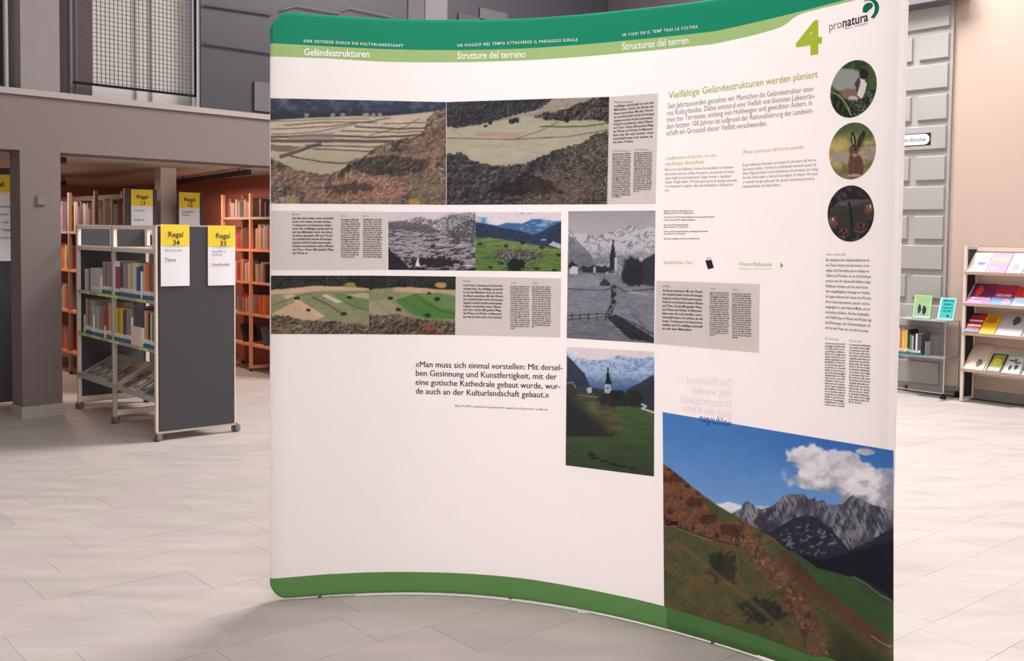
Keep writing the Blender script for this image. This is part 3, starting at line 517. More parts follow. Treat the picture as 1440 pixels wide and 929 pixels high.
mb = MB(); ts = np.concatenate([np.linspace(0, .03, 8), np.linspace(.06, .94, 16), np.linspace(.97, 1, 8)])
strip(mb, cover_rows((zB, zt), ts, True), True)
mb.build('fabric_back', mat('fabric_back', (250, 248, 248), .8, transl=.85, var=0, spec=.1), display, smooth=True)
# aluminium tube frame hidden in the seam, zip strip and feet
def plan3(u, z, off): p = plan(u)+plan_n(u)*off; return np.array([p[0], p[1], z]) - DORG
zip_x = np.linspace(500, 822, 26)
mb = MB(); mb.tube([plan3(u_of(x, 846), float(np.interp(u_of(x, 846), us, zB))-0.0035, -0.004) for x in zip_x], .003, 6)
mb.build('zip_seam', mat('zip_white', (232, 228, 222), .5), display, 'pale zip line along the bottom edge')
p = plan3(u_of(820, 858), 0.012, -.002); mb = MB(); mb.box(p[0]-.022, p[0]+.022, p[1]-.008, p[1]+.008, -0.0+.002, .012)
mb.build('zip_pull', mat('zip_white', (232, 228, 222), .5), display)
for k, uu in enumerate((uL+.05, .0, .2, uR-.05)):
    p = plan3(uu, 0, -RT*1.5); mb = MB(); mb.tube([p, p+np.array([0, 0, .012])], .007, 12); mb.build('foot', mat('foot_grey', (130, 124, 120), .6), display)

PRM = colmat('print_ink', .6, .34)
def picture(name, label, corners, fn, step=1.15):
    (ax, ay), (bx, by), (cx, cy), (dx, dy) = corners       # TL TR BR BL
    nx = int(max(bx-ax, cx-dx)/step)+2; ny = int(max(dy-ay, cy-by)/step)+2
    s = np.linspace(0, 1, nx)[None]; t = np.linspace(0, 1, ny)[:, None]
    X = (ax*(1-s)+bx*s)*(1-t)+(dx*(1-s)+cx*s)*t; Y = (ay*(1-s)+by*s)*(1-t)+(dy*(1-s)+cy*s)*t
    return grid_mesh(name, SUR(X, Y, .0012, DORG), finish(fn(X, Y), X, Y), PRM, fab, label=label)
picture('photograph_print', 'terraced valley fields with autumn shrubs', [(380, 138), (627.5, 143.5), (627.5, 287.9), (381, 286)], paint_terraces)
picture('photograph_print', 'meadow between dark forest and hedge', [(628, 143.5), (857, 136), (854, 287.3), (628, 287.9)], paint_meadow)
picture('photograph_print', 'old black and white valley view', [(546, 297.6), (669, 298), (668.5, 380.5), (546, 379.2)], paint_old_valley)
picture('photograph_print', 'green valley with village and blue mountains', [(669, 298), (789.5, 297.8), (789, 381.8), (668.5, 380.5)], paint_new_valley)
picture('photograph_print', 'striped fields, older state', [(381, 387.3), (519, 387.3), (519, 469.8), (381, 469.5)], lambda X, Y: paint_fields(X, Y, 0))
picture('photograph_print', 'fields with a bright green slope', [(519, 387.3), (641, 388.6), (640, 470.8), (519, 469.8)], lambda X, Y: paint_fields(X, Y, 1))
picture('photograph_print', 'black and white church below snowy mountains', [(799.5, 296.8), (922, 295.8), (920, 482.7), (797, 475.1)], paint_church_old)
picture('photograph_print', 'colour church below blue mountains', [(797, 487), (920.5, 494), (920, 669.6), (795.5, 653.9)], paint_church_new)
picture('photograph_print', 'large mountain panorama over a brown slope', [(932, 579), (1257, 633.2), (1257, 975), (934, 852)], lambda X, Y: paint_mountain(X, Y), 1.15)
# the mountain picture stops at the wave of the green band: the band is printed over it
def band_over():
    k = (us >= u_of(934, 852)); n = k.sum(); z1 = zF[k]; z0 = zB[k]
    ts = np.linspace(0, 1, 5); Z = z0[None]+(z1-z0)[None]*ts[:, None]
    sd = (pl_s[-1]-pl_s[k])[None]+0*Z; d = np.minimum(Z-zB[k][None], sd)
    P = plan(us[k])[None]+plan_n(us[k])[None]*(.0022-edge_depth(np.maximum(d, 0)))[..., None]
    P = np.concatenate([np.broadcast_to(P, Z.shape+(2,)), Z[..., None]], -1)-DORG
    m = MB(); strip(m, P); m.build('wave_print', M_grn, fab, smooth=True)
band_over()
def disc(label, cx, cy, rx, ry, slope, fn):
    r = np.linspace(0, 1, 34)[:, None]; a = np.linspace(0, 2*np.pi, 150, endpoint=False)[None]
    X = cx+rx*r*np.cos(a); Y = cy-ry*r*np.sin(a)+slope*(rx*r*np.cos(a))
    return grid_mesh('round_photograph_print', SUR(X, Y, .0012, DORG)[:, ::-1], finish(fn(X, Y), X, Y)[:, ::-1], PRM, fab, closed=True, label=label)
disc('stoat among grass and stones', 1200.6, 125, 32.8, 39.8, -.24, paint_stoat)
disc('brown hare sitting in a meadow', 1199.2, 212.2, 33, 39.8, -.13, paint_hare)
disc('dark butterfly with orange eye spots', 1196.8, 300.2, 32.8, 39.6, -.03, paint_butterfly)
M_gray = mat('print_grey', (226, 222, 218), .7, transl=.6, var=.01, spec=.2)
M_ghost = mat('print_ghost', (240, 230, 232), .7, transl=TL, var=.01, spec=.2)
def panel(name, corners, m, off=.0012, label=None):
    (ax, ay), (bx, by), (cx, cy), (dx, dy) = corners; s = np.linspace(0, 1, 12)[None]; t = np.linspace(0, 1, 8)[:, None]
    X = (ax*(1-s)+bx*s)*(1-t)+(dx*(1-s)+cx*s)*t; Y = (ay*(1-s)+by*s)*(1-t)+(dy*(1-s)+cy*s)*t
    return grid_mesh(name, SUR(X, Y, off, DORG), None, m, fab, label=label)
panel('text_panel', [(381, 295.9), (546, 297.6), (545, 379.2), (381.5, 379.5)], M_gray)
panel('text_panel', [(641, 388.6), (789.5, 391), (788, 474.4), (640, 471)], M_gray)
panel('text_panel', [(857, 136), (926, 130.8), (922.3, 286.5), (854, 287.3)], M_gray)
panel('text_panel', [(922.8, 394.4), (1069, 399.2), (1067.8, 496), (921, 483.2)], M_gray)

def letter(mb, body, L, R, em, emR=None, weight=0.0, shear=0.0, res=2, space=1.0, off=.0022, mirror=False, strike=False):
    """one line of print: baseline from pixel L to pixel R, letter size em"""
    co, fs = glyphs(body, 0 if strike else weight, shear, res, space)
    if not len(co): return
    if strike:                       # bolder print: the letters struck three times, a hair apart
        n = len(co); w_ = weight*1.1; sh = ((-w_, 0, 0), (w_, 0, 0), (0, weight*.6, 0)) if em > 5 else ((-w_, 0, 0), (w_, 0, 0))
        fs = [tuple(i+n*k for i in f) for k in range(len(sh)) for f in fs]; co = np.concatenate([co+np.array(d, np.float32) for d in sh])
    W = co[:, 0].max(); t = co[:, 0]/W; emR = emR or em; e = em+(emR-em)*t
    X = L[0]+(R[0]-L[0])*t; Y = L[1]+(R[1]-L[1])*t - co[:, 1]*e
    if mirror: fs = [f[::-1] for f in fs]
    mb.add(SUR(X, Y, off, DORG), fs)
def ink(name, rgb): return mat(name, rgb, .7, var=0, spec=.2)
K_black, K_grey, K_lime, K_white = ink('ink_black', (38, 38, 42)), ink('ink_grey', (112, 110, 112)), ink('ink_lime', (158, 178, 48)), ink('ink_white', (250, 250, 246))
K_dim = ink('ink_dim', (96, 92, 84))
m = MB(); letter(m, 'EINE ZEITREISE DURCH DIE KULTURLANDSCHAFT', (427, 59.5), (567, 66.3), 5.6, weight=.012, space=1.35); m.build('header_line', K_white, fab)
m = MB(); letter(m, 'UN VIAGGIO NEL TEMPO ATTRAVERSO IL PAESAGGIO RURALE', (643, 66), (812.5, 57.8), 5.8, weight=.012, space=1.35); m.build('header_line', K_white, fab)
m = MB(); letter(m, 'IN VIADI EN IL TEMP TRAS LA CULTIRA', (875.5, 51.5), (981.5, 39.5), 6.0, weight=.012, space=1.35)
m.build('header_line', K_white, fab)
for bd, a, b, e in (('Geländestrukturen', (427, 77.6), (519.5, 80.8), 13.6), ('Strutture del terreno', (643, 83.2), (739.5, 80.6), 13.6), ('Structuras dal terren', (874.6, 70.6), (968.5, 61.2), 14.2)):
    m = MB(); letter(m, bd, a, b, e, weight=.02, res=3); m.build('header_title', K_white, fab)
m = MB(); letter(m, '4', (1121, 79), (1156.5, 73.5), 64, 64, weight=.03, res=5); m.build('large_numeral', mat('ink_lime4', (176, 202, 60), .7, var=.02, spec=.2), fab, 'large lime numeral 4')
m = MB(); letter(m, 'pro', (1166, 43.6), (1184, 39), 18, weight=-.006, res=3); letter(m, 'natura', (1184.8, 38.8), (1221.5, 29.3), 18.5, weight=.02, res=3); letter(m, 'Natura – Graubünden', (1188.5, 41.8), (1220.5, 34), 4)
m.build('logo_lettering', ink('ink_logo', (44, 42, 50)), fab, 'dark logo lettering')
m = MB()   # logo sign: a green dome and the crescent that hugs it
N_ = 22; th = np.linspace(math.radians(-62), math.radians(112), N_)
o_ = [(1221.5+15.5*math.cos(a), 14.5-15.5*math.sin(a)-.25*15.5*math.cos(a)) for a in th]; i_ = [(1219.5+11.2*math.cos(a), 14.2-13.0*math.sin(a)-.25*11*math.cos(a)) for a in th]
X = np.array([o_, i_]); P_ = SUR(X[..., 0], X[..., 1], .0022, DORG); m.add(P_.reshape(-1, 3), [(j+1, j, N_+j, N_+j+1) for j in range(N_-1)])
dm = [(1213.6, 17.2), (1213.8, 11), (1217, 6), (1222, 3.6), (1227, 4.4), (1228.5, 8), (1226.5, 12), (1223.5, 13.4), (1220.5, 17.2), (1217.5, 18.2)]
q = np.array(dm); P_ = SUR(q[:, 0], q[:, 1], .0022, DORG); m.add(P_, [tuple(range(len(dm)-1, -1, -1))])
m.build('logo_sign', ink('ink_logo_green', (14, 110, 84)), fab, 'green crescent logo sign')
m = MB(); letter(m, 'Vielfältige Geländestrukturen werden planiert', (940.5, 138.9), (1150.5, 109), 13.8, 14.6, weight=.004, res=3); m.build('headline', K_lime, fab)
m = MB()
for bd, a, b in (('Seit Jahrtausenden gestalten wir Menschen die Geländestruktur unse-', (939.2, 152.8), (1145.4, 128.0)), ('res Kulturlandes. Dabei entstand eine Vielfalt von kleinsten Lebensräu-', (938.3, 162.7), (1146.4, 138.0)),
                 ('men bei Terrassen, entlang von Hohlwegen und gewölbten Äckern. In', (937.9, 172), (1142.6, 148.0)), ('den letzten 100 Jahren ist aufgrund der Rationalisierung der Landwirt-', (937.5, 181.5), (1143.9, 158.9)), ('schaft ein Grossteil dieser Vielfalt verschwunden.', (937, 190.6), (1079.3, 176.8))):
    letter(m, bd, a, b, 10.8, 11.2)
m.build('text_block', K_grey, fab)
m = MB(); letter(m, 'Livellamento di terreni con una', (936.2, 225), (1007, 220.2), 7.4, shear=.15); letter(m, 'morfologia diversificata', (935.5, 233), (990.8, 229.6), 7.4, shear=.15); m.build('subheading', K_lime, fab); m = MB(); letter(m, 'Planar structuras dal terren variadas', (1045.3, 216.2), (1130.7, 208.8), 7.4, shear=.15)
m.build('subheading', K_lime, fab); m = MB(); letter(m, 'Ausführlicher Text', (933.2, 371), (974, 371.4), 7.2, shear=.15); m.build('subheading', K_lime, fab); m = MB(); letter(m, 'Weitere Bildbeispiele', (1039.3, 373.2), (1086, 374), 7.4, shear=.15); m.build('subheading', K_lime, fab); m = MB(); letter(m, 'beispiele zur Geländestruktur', (1039.3, 378.4), (1087.5, 379), 2.6)
m.build('caption', K_lime, fab); m = MB(); q = SUR([1098, 1098, 1102], [368.5, 377.5, 373], .0022, DORG); m.add(q, [(0, 1, 2)])
m.build('arrow_sign', K_lime, fab)
m = MB()
IT = ["Nel corso dei millenni, l'uomo ha modellato le strutture", 'dei nostri terreni coltivi, formando una varietà di minuti', 'spazi vitali su terrazzamenti, lungo fossati e rigogliosi', 'campi. Negli ultimi 100 anni gran parte di questa diversità', "è scomparsa in seguito alla razionalizzazione dell'agricol-", 'tura.']
for s, y0, xr, dy in zip(IT, (240.2, 246.4, 252.2, 257.8, 263.6, 269.3), (1032.4, 1033, 1028, 1036.7, 1031.7, 942), (-3.6, -3.4, -3.1, -2.6, -2.4, 0)): letter(m, s, (935.3, y0), (xr, y0+dy), 5.6, weight=.008, res=1)
m.build('text_block', K_grey, fab); m = MB()
RO = ['Dapi millennis furmain nus umans la structura dal terren', 'da nossa cultira. Uschia èn sa furmads numerus spazis da', 'viver fitg pitschens en la vischinanza da terrassas, per lung', 'da vias chavorgias e dad ers ad artgavl. Ils ultims 100 onns', 'è svanida ina gronda part da questa varietad pervi da la', "raziunalisaziun da l'agricultura."]
for s, y0, xr, dy in zip(RO, (233.9, 239.8, 245.6, 251.6, 257.7, 263.9), (1148, 1148.4, 1150.7, 1150, 1145.4, 1098), (-7.5, -6.9, -6.3, -5.7, -4.9, -2.4)): letter(m, s, (1044.6, y0), (xr, y0+dy), 5.7, weight=.008, res=1)
m.build('text_block', K_grey, fab)
m = MB()
for s, y0, xr in (('Münstertal 1910: Foto E. Meerkämper, Davos', 297.6, 975), ('Münstertal 2005: Foto H. P. Siegrist, Davos', 300.7, 976), ('Oben: Zernez um 1930, Fotografie Eidgenössische Landestopografie, Wabern', 306.2, 1005.5), ('Unten: Zernez 2007, Geländeaufnahme', 310.2, 978), ('Ramosch 1918: Fotograf unbekannt', 317.2, 968.5), ('Ramosch 2006: Foto O. Menzi, Chur', 320.3, 968.5), ('Vrin um 1920, Fotograf unbekannt, Sammlung der Gemeinde', 326.4, 996), ('Vrin 2006: Foto Terrassen', 329.8, 964), ('Bild rechts: Val Müstair, Herbst, Foto Privatsammlung', 336.6, 984)):
    m = MB(); letter(m, s, (934, y0), (xr, y0-.4), 3.0, weight=.03, res=1); m.build('caption', K_black, fab)
m = MB()
for s, a, b in (('«Man muss sich einmal vorstellen: Mit dersel-', (584.2, 515.6), (791.7, 520.6)), ('ben Gesinnung und Kunstfertigkeit, mit der', (584.2, 527.9), (783.3, 533.3)), ('eine gotische Kathedrale gebaut wurde, wur-', (584.2, 540.6), (788.3, 546.8)), ('de auch an der Kulturlandschaft gebaut.»', (584.2, 553.2), (772.2, 558.8))):
    letter(m, s, a, b, 11.8, 12.1, weight=.013, res=3, strike=True)
m.build('quotation', K_black, fab, 'black quotation in four lines')
m = MB(); letter(m, 'Bätzi, W. (2000): Landschaft und Landwirtschaft – eigentlich eine Einheit, Natur und Mensch.', (640, 571.2), (770.8, 577), 3.9, weight=.012, res=1); m.build('caption', K_black, fab)

DE = ('Im Münstertal kann man die reich struktu- rierte Landschaft heute noch erleben, da viele Hecken, Trockenmauern und Ackerterrassen erhalten sind. Die vielfältige Landschaft ist seit dem Mittelalter durch die Arbeit der Bauern gewachsen. '
      'Mit dem Wandel der Landwirtschaft werden Böschungen eingeebnet und kleine Parzellen zusammengelegt. Dadurch verschwinden seltene Pflanzen und Tiere. Heute hilft gezielte Pflege den Wiesen und Weiden. ').split()
ITW = ('In questa valle si riconosce ancora il paesaggio tradizionale con siepi muri a secco e terrazze coltivate. Nel corso degli anni molte strutture sono state spianate per facilitare il lavoro con le macchine agricole moderne. ').split()
ROW = ('En questa val pon ins anc vesair la cuntrada tradiziunala cun saivs mirs sitgs e terrassas dad ers. En il decurs dals onns èn bleras structuras vegnidas splanadas per pudair lavurar cun maschinas pli grondas. ').split()
def para(mb, words, n, xl, xr, yl0, yl1, d0, d1, em, last=.6, ragged=.06, per=None, weight=.02, seed=0, skew=0.0):
    """n lines of running text between pixel columns xl and xr"""
    rr = random.Random(seed); k = seed*3; per = per or (xr-xl)/(em*.33)
    for i in range(n):
        t = i/max(n-1, 1); s = ''
        while len(s) < per-3: s += words[k % len(words)]+' '; k += 1
        f = last if i == n-1 else 1-ragged*rr.random(); s = s.strip()
        if i == n-1: s = s[:max(3, int(len(s)*last))]
        y = yl0+(yl1-yl0)*t; dy = (d0+(d1-d0)*t)*f
        x0 = xl+skew*t
        letter(mb, s, (x0, y), (x0+(xr-xl)*f, y+dy), em, weight=weight, res=1)
def boxtext(title, ty, tx, main, c1, c2, t1, t2, d=(0, 0)):
    m = MB(); letter(m, title, (tx, ty), (tx+len(title)*2.6, ty+d[0]*.2), 5.0, res=1)
    m.build('subheading', K_dim, fab); m = MB(); letter(m, t1[0], t1[1], (t1[1][0]+len(t1[0])*1.9, t1[1][1]-(.6 if d[0] < -2 else 0)), 3.8, res=1); m.build('subheading', K_dim, fab); m = MB(); letter(m, t2[0], t2[1], (t2[1][0]+len(t2[0])*1.9, t2[1][1]-(.6 if d[0] < -2 else 0)), 3.8, res=1)
    m.build('subheading', K_dim, fab)
    for ws, ar in ((DE, main), (ITW, c1), (ROW, c2)): m = MB(); para(m, ws, *ar); m.build('text_block', K_black, fab)
boxtext('Riom', 302.6, 410.7, (11, 411, 469.6, 308, 357, 0.2, 0, 4.5, .37, .08, None, .028, 1), (18, 479.2, 506.6, 309.6, 362, 0, 0, 3.3, .7, .08, None, .035, 2), (18, 510.5, 537.8, 309.6, 362, 0, 0, 3.3, .95, .08, None, .035, 3), ('Riom', (479.3, 304.6)), ('Riom', (510.6, 304.8)))
boxtext('Sent', 396.4, 651.5, (10, 651.4, 708, 402.2, 446.4, .8, 1.2, 4.5, .96, .06, None, .028, 4), (21, 717.8, 745.4, 403.6, 462.4, .4, .6, 3.1, .25, .06, None, .035, 5), (20, 748.4, 775.8, 403.8, 460.4, .4, .7, 3.1, .1, .06, None, .035, 6), ('Sent', (718.4, 398.4)), ('Sent', (749, 398.8)))
boxtext('Münstertal', 145.6, 864, (11, 864, 921, 151.2, 201.6, -5.6, -3.2, 4.9, .5, .06, None, .026, 7, -1.8), (24, 861.6, 888, 217.4, 277.6, -.8, -.2, 3.2, .5, .06, None, .035, 8, -1.2), (21, 892, 918.2, 216.2, 270, -1.4, -.4, 3.2, .3, .06, None, .035, 9, -1.2), ('Val Monastero', (862.4, 213.6)), ('Val Müstair', (892.4, 212)), (-6, 0))
boxtext('Vrin', 403.8, 932, (11, 932, 990, 409.6, 463, 2, 3, 4.7, .72, .06, None, .028, 10, -.4), (21, 998.4, 1026, 412, 471.6, .6, 1.2, 3.2, .25, .06, None, .035, 11), (21, 1029.8, 1057.4, 413.6, 474.8, .8, 1.6, 3.2, .3, .06, None, .035, 12), ('Vrin', (998.8, 407)), ('Vrin', (1030.2, 408.4)))
m = MB(); letter(m, 'Wer wohnt da?', (1162.4, 359.6), (1190, 359.2), 5.6, res=1); m.build('subheading', K_dim, fab); m = MB(); letter(m, 'Chi abita qui?', (1160.3, 477), (1180, 478.6), 4.8, res=1); m.build('subheading', K_dim, fab); m = MB(); letter(m, 'Tgi stat qua?', (1194.7, 480.2), (1212, 481.4), 4.8, res=1); m.build('subheading', K_dim, fab)
m = MB(); WW = ['Ein strukturreiches Geländerelief bietet vie-', 'len Tieren Schutz und Lebensraum. So be-', 'wegen sich Hermeline gerne entlang von', 'Gräben und Furchen, wo sie Sichtschutz ge-', 'niessen und oft unbemerkt bleiben. Junge', 'Feldhasen schützen sich mit einer beson-', 'ders ausgeklügelten Strategie vor Feinden.', 'Sie liegen während der ersten drei Wochen', 'ihres Lebens gut getarnt, geruch- und be-', 'wegungslos in einer flachen Mulde, um un-', 'entdeckt zu bleiben. Auf den Steinhaufen', 'und Feldblöcken in Wiesen und Weiden legt', 'das Braunauge, eine Schmetterlingsart, ab', 'und zu eine Pause ein, um sich zu sonnen.']
WX = [1224, 1224, 1223, 1226, 1225, 1222, 1225, 1225.5, 1224, 1225, 1223, 1226, 1224.6, 1222.5]
for i, (s, xr) in enumerate(zip(WW, WX)): letter(m, s, (1162-i*.07, 367.2+i*7.3), (xr, 367.2+i*7.3+.4+i*.36), 5.9, weight=.016, res=1)
m.build('text_block', K_black, fab); m = MB(); para(m, ITW, 24, 1160.6, 1190, 483.6, 569.4, 1.2, 3.2, 4.1, .95, .06, None, .03, 13, -.4); m.build('text_block', K_black, fab); m = MB(); para(m, ROW, 22, 1194.9, 1225, 485.6, 565.6, 1.8, 3.6, 4.1, .6, .06, None, .03, 14, -.8)
m.build('text_block', K_black, fab)
# mirrored lettering of the other side showing through
m = MB()
for s, a, b in (('Das Waldareal', (1030, 543.5), (966, 538)), ('dert werden', (1030, 558), (974, 553)), ('Nichtschutzwald', (1029.5, 573), (958, 566)), ('gung der Kanto', (1029.5, 587), (960, 578))): letter(m, s, a, b, 16, 15.6, weight=.006, res=2, off=.0018, mirror=True)
m.build('show_through_lettering', mat('ink_ghost', (240, 229, 232), .7, transl=.6, var=0, spec=.2), fab, 'faint mirrored lettering showing through from the far side')
m = MB(); letter(m, 'waldungen', (1029, 600), (984, 592), 15.6, weight=.012, off=.0022, mirror=True); m.build('show_through_lettering', mat('ink_ghost_blue', (52, 104, 178), .7, transl=.2, var=0, spec=.2), fab)
m = MB(); q = SUR([992.2, 1001, 1004.4, 996], [366.2, 365.2, 376.4, 378.6], .0022, DORG); m.add(q, [(0, 3, 2, 1)])
for a, b in (((993, 366), (998.2, 361.5)), ((998.2, 361.5), (1000.6, 365.4))): 
    q = SUR([a[0], b[0], b[0], a[0]], [a[1]-.5, b[1]-.5, b[1]+.5, a[1]+.5], .0022, DORG); m.add(q, [(0, 3, 2, 1)])
m.build('booklet_icon', K_black, fab, 'small black booklet symbol')
# ------------------------------------------------------------------ the room
M_tile = bpy.data.materials.new('floor_tile'); M_tile.use_nodes = True
def _tile():
    N = M_tile.node_tree.nodes; L = M_tile.node_tree.links; b = N['Principled BSDF']
    oi = N.new('ShaderNodeObjectInfo'); ge = N.new('ShaderNodeNewGeometry'); ad = N.new('ShaderNodeMath'); ad.operation = 'ADD'
    L.new(oi.outputs['Random'], ad.inputs[0]); L.new(ge.outputs['Random Per Island'], ad.inputs[1])
    fr = N.new('ShaderNodeMath'); fr.operation = 'FRACT'; L.new(ad.outputs[0], fr.inputs[0])
    cr = N.new('ShaderNodeValToRGB'); e = cr.color_ramp.elements; cols = [(0, (178, 168, 163)), (.3, (185, 174, 169)), (.6, (181, 174, 167)), (.8, (185, 173, 168)), (1, (181, 173, 168))]
    e[0].position = 0; e[0].color = (*lin(cols[0][1]), 1); e[1].position = 1; e[1].color = (*lin(cols[-1][1]), 1)
    for p, c in cols[1:-1]: k = e.new(p); k.color = (*lin(c), 1)
    L.new(fr.outputs[0], cr.inputs[0])
    mp = N.new('ShaderNodeMapping'); mp.inputs['Rotation'].default_value = (0, 0, -T); mp.inputs['Scale'].default_value = (1.2, 5.0, 1)
    nz = N.new('ShaderNodeTexNoise'); nz.inputs['Scale'].default_value = 1.8; nz.inputs['Detail'].default_value = 6
    L.new(ge.outputs['Position'], mp.inputs['Vector']); L.new(mp.outputs[0], nz.inputs['Vector'])
    mx = N.new('ShaderNodeMixRGB'); mx.blend_type = 'MULTIPLY'; mx.inputs[0].default_value = 1
    r2 = N.new('ShaderNodeMapRange'); r2.inputs[1].default_value = .3; r2.inputs[2].default_value = .7; r2.inputs[3].default_value = .9; r2.inputs[4].default_value = 1.08
    L.new(nz.outputs['Fac'], r2.inputs[0]); L.new(cr.outputs[0], mx.inputs[1]); L.new(r2.outputs[0], mx.inputs[2]); L.new(mx.outputs[0], b.inputs['Base Color'])
    r3 = N.new('ShaderNodeMapRange'); r3.inputs[3].default_value = .42; r3.inputs[4].default_value = .58; L.new(nz.outputs['Fac'], r3.inputs[0]); L.new(r3.outputs[0], b.inputs['Roughness'])
    b.inputs['Specular IOR Level'].default_value = .5
_tile()
mb = MB(); c = [uv(-7.2, -6.2), uv(9.3, -6.2), uv(9.3, 15), uv(-7.2, 15)]
mb.add([p - [0, 0, .012] for p in c] + [p - [0, 0, .1] for p in c], [(0, 1, 2, 3), (7, 6, 5, 4), (0, 4, 5, 1), (1, 5, 6, 2), (2, 6, 7, 3), (3, 7, 4, 0)])
floor = tag(mb.build('floor', mat('grout', (184, 176, 170), .8)), kind='structure')
TL_, TW_, GAP = 0.470, 0.284, 0.0011
UO = {6: 1.158, 5: 1.24, 4: 1.41, 3: 1.56, 2: 2.403, 1: 2.147, 0: 2.386, -1: 4.25, -2: 4.10, -3: 3.52}
tb = MB(); tb.box(GAP/2, TL_-GAP/2, GAP/2, TW_-GAP/2, -.012, 0, c=.0)
proto = None; cand = []
for k in range(-14, 44):
    v0 = 2.39+TW_*k; o = UO.get(k, (k*0.173+.09)) % TL_
    for j in range(-14, 22):
        u0 = o+j*TL_
        if u0 > 9.05 - TL_ or (v0 > 14.2): continue
        c = uv(u0+TL_/2, v0+TW_/2); vv = CAMROT @ (c-[0, 0, EYE])
        if vv[2] < .6: cand.append((9e9, u0, v0)); continue
        px, py = CX+F*vv[0]/vv[2], CY+F*vv[1]/vv[2]
        inside = -60 < px < 1500 and 520 < py < 990
        hid = 420 < px < 1225 and py < min(870, 825+max(0, px-640)*.2)
        cand.append((vv[2] if (inside and not hid) else 1e3+vv[2], u0, v0))
cand.sort()
rt = random.Random(3); tm = None
for i, (d, u0, v0) in enumerate(cand[:296]):
    if tm is None: o = tb.build('tile', M_tile, floor); tm = o.data
    else: o = bpy.data.objects.new('tile', tm); COL.objects.link(o); o.parent = floor
    p = uv(u0, v0, rt.uniform(-.0004, .0003)); o.location = tuple(p); o.rotation_euler = (0, 0, T)
mb = MB()
for d, u0, v0 in cand[296:]:
    z = rt.uniform(-.0004, .0003); q = [uv(u0+GAP/2, v0+GAP/2), uv(u0+TL_-GAP/2, v0+GAP/2), uv(u0+TL_-GAP/2, v0+TW_-GAP/2), uv(u0+GAP/2, v0+TW_-GAP/2)]
    mb.add([p+[0, 0, z] for p in q]+[p-[0, 0, .012] for p in q], [(0, 1, 2, 3), (0, 4, 5, 1), (1, 5, 6, 2), (2, 6, 7, 3), (3, 7, 4, 0)])
tag(mb.build('tile_field', M_tile, floor), kind='stuff')

M_peach = mat('plaster_peach', (190, 168, 154), .9, var=.03, scale=2); M_grey = mat('paint_stone_grey', (163, 159, 156), .8, var=.04, scale=3)
M_beam = mat('plaster_warm_grey', (120, 108, 106), .9, var=.04, scale=2); M_pill = M_beam
M_wall = mat('plaster_pale', (205, 196, 190), .9, var=.03, scale=1.5)
M_salmon = mat('plaster_salmon', (176, 112, 96), .9, var=.05, scale=1.5); M_soff = mat('soffit_paint', (196, 176, 164), .9, var=.03, scale=2)
M_dark = mat('dark_laminate', (66, 66, 70), .55, var=.06, scale=60)
def ubox(mb, u0, u1, v0, v1, z0, z1, c=0.0):
    return mb.box(u0, u1, v0, v1, z0, z1, fn=lambda p: tuple(uv(p[0], p[1], p[2])), c=c)
def setting(name, mb, m, parent=None, **k):
    o = mb.build(name, m, parent, **k)
    if parent is None: o['kind'] = 'structure'
    return o
UW = 9.078
setting('wall_right', ubox(MB(), UW, UW+.25, -6.2, 15, 0, 6.6), M_peach)
setting('wall_front', ubox(MB(), -7.2, UW, -6.45, -6.2, 0, 6.6), M_wall)
setting('wall_left', ubox(MB(), -7.45, -7.2, -6.2, 15, 0, 6.6), M_wall)
setting('ceiling', ubox(MB(), -7.45, 9.33, -6.45, 15, 6.6, 6.75), mat('ceiling_paint', (150, 146, 146), .9, var=.02))
setting('baseboard_right', ubox(MB(), UW-.012, UW, -6.2, 4.53, 0, .086), mat('skirting_grey', (128, 126, 120), .6))

# rusticated pilaster: stones proud of a flat ground
PV0, PV1 = 4.53, 6.3
pil = setting('wall_rusticated', ubox(MB(), UW-.03, UW, PV0, PV1, 0, 3.6), M_grey)
zs = [3.50-.2755*k for k in range(13)]
W9 = np.array(uv(UW-.03, 0)); 
def zat(x, y): return onpl(x, y, W9, U)[2]
tops = [None, 46, 88, 131, 175, 218, 261, 303, 345, 388, 430]; bots = [37, 81, 123, 167, 209, 253, 295, 337, 380, 421, 463]
rows_ = [((zat(1334, tops[i]) if tops[i] else 3.535), zat(1334, bots[i])) for i in range(11)]
st_ = rows_[-2][0]-rows_[-1][0] if True else 0
for _ in range(2): rows_.append((rows_[-1][0]-.262, rows_[-1][1]-.262))
def vat(x, y, plane_u): return float(onpl(x, y, uv(plane_u, 0), U) @ V)
vr = vat(1327.5, 295, UW-.05); ja = vat(1292, 70, UW-.05); jb = vat(1283.5, 70, UW-.05)
def stone(v0, v1, z0, z1):
    m = MB(); b = .008; u0, u1 = UW-.052, UW-.029
    o = [(u1, v0, z0), (u1, v1, z0), (u1, v1, z1), (u1, v0, z1)]; i = [(u0, v0+b, z0+b), (u0, v1-b, z0+b), (u0, v1-b, z1-b), (u0, v0+b, z1-b)]
    m.add([uv(*p) for p in o+i], [(4, 5, 6, 7)[::-1], (0, 1, 5, 4)[::-1], (1, 2, 6, 5)[::-1], (2, 3, 7, 6)[::-1], (3, 0, 4, 7)[::-1]])
    return m.build('stone', M_grey, pil)
for i, (z1, z0) in enumerate(rows_):
    if z0 < .02: z0 = .03
    if i % 2 == 0: stone(vr, vr+.72, z0, z1); stone(vr+.785, 6.25, z0, z1)
    else: stone(vr, ja, z0, z1); stone(jb, jb+.68, z0, z1); 
setting('trim_1', ubox(MB(), UW-.16, UW, 4.40, 6.5, 3.56, 3.75), mat('cornice_shadow_grey', (120, 116, 122), .8))

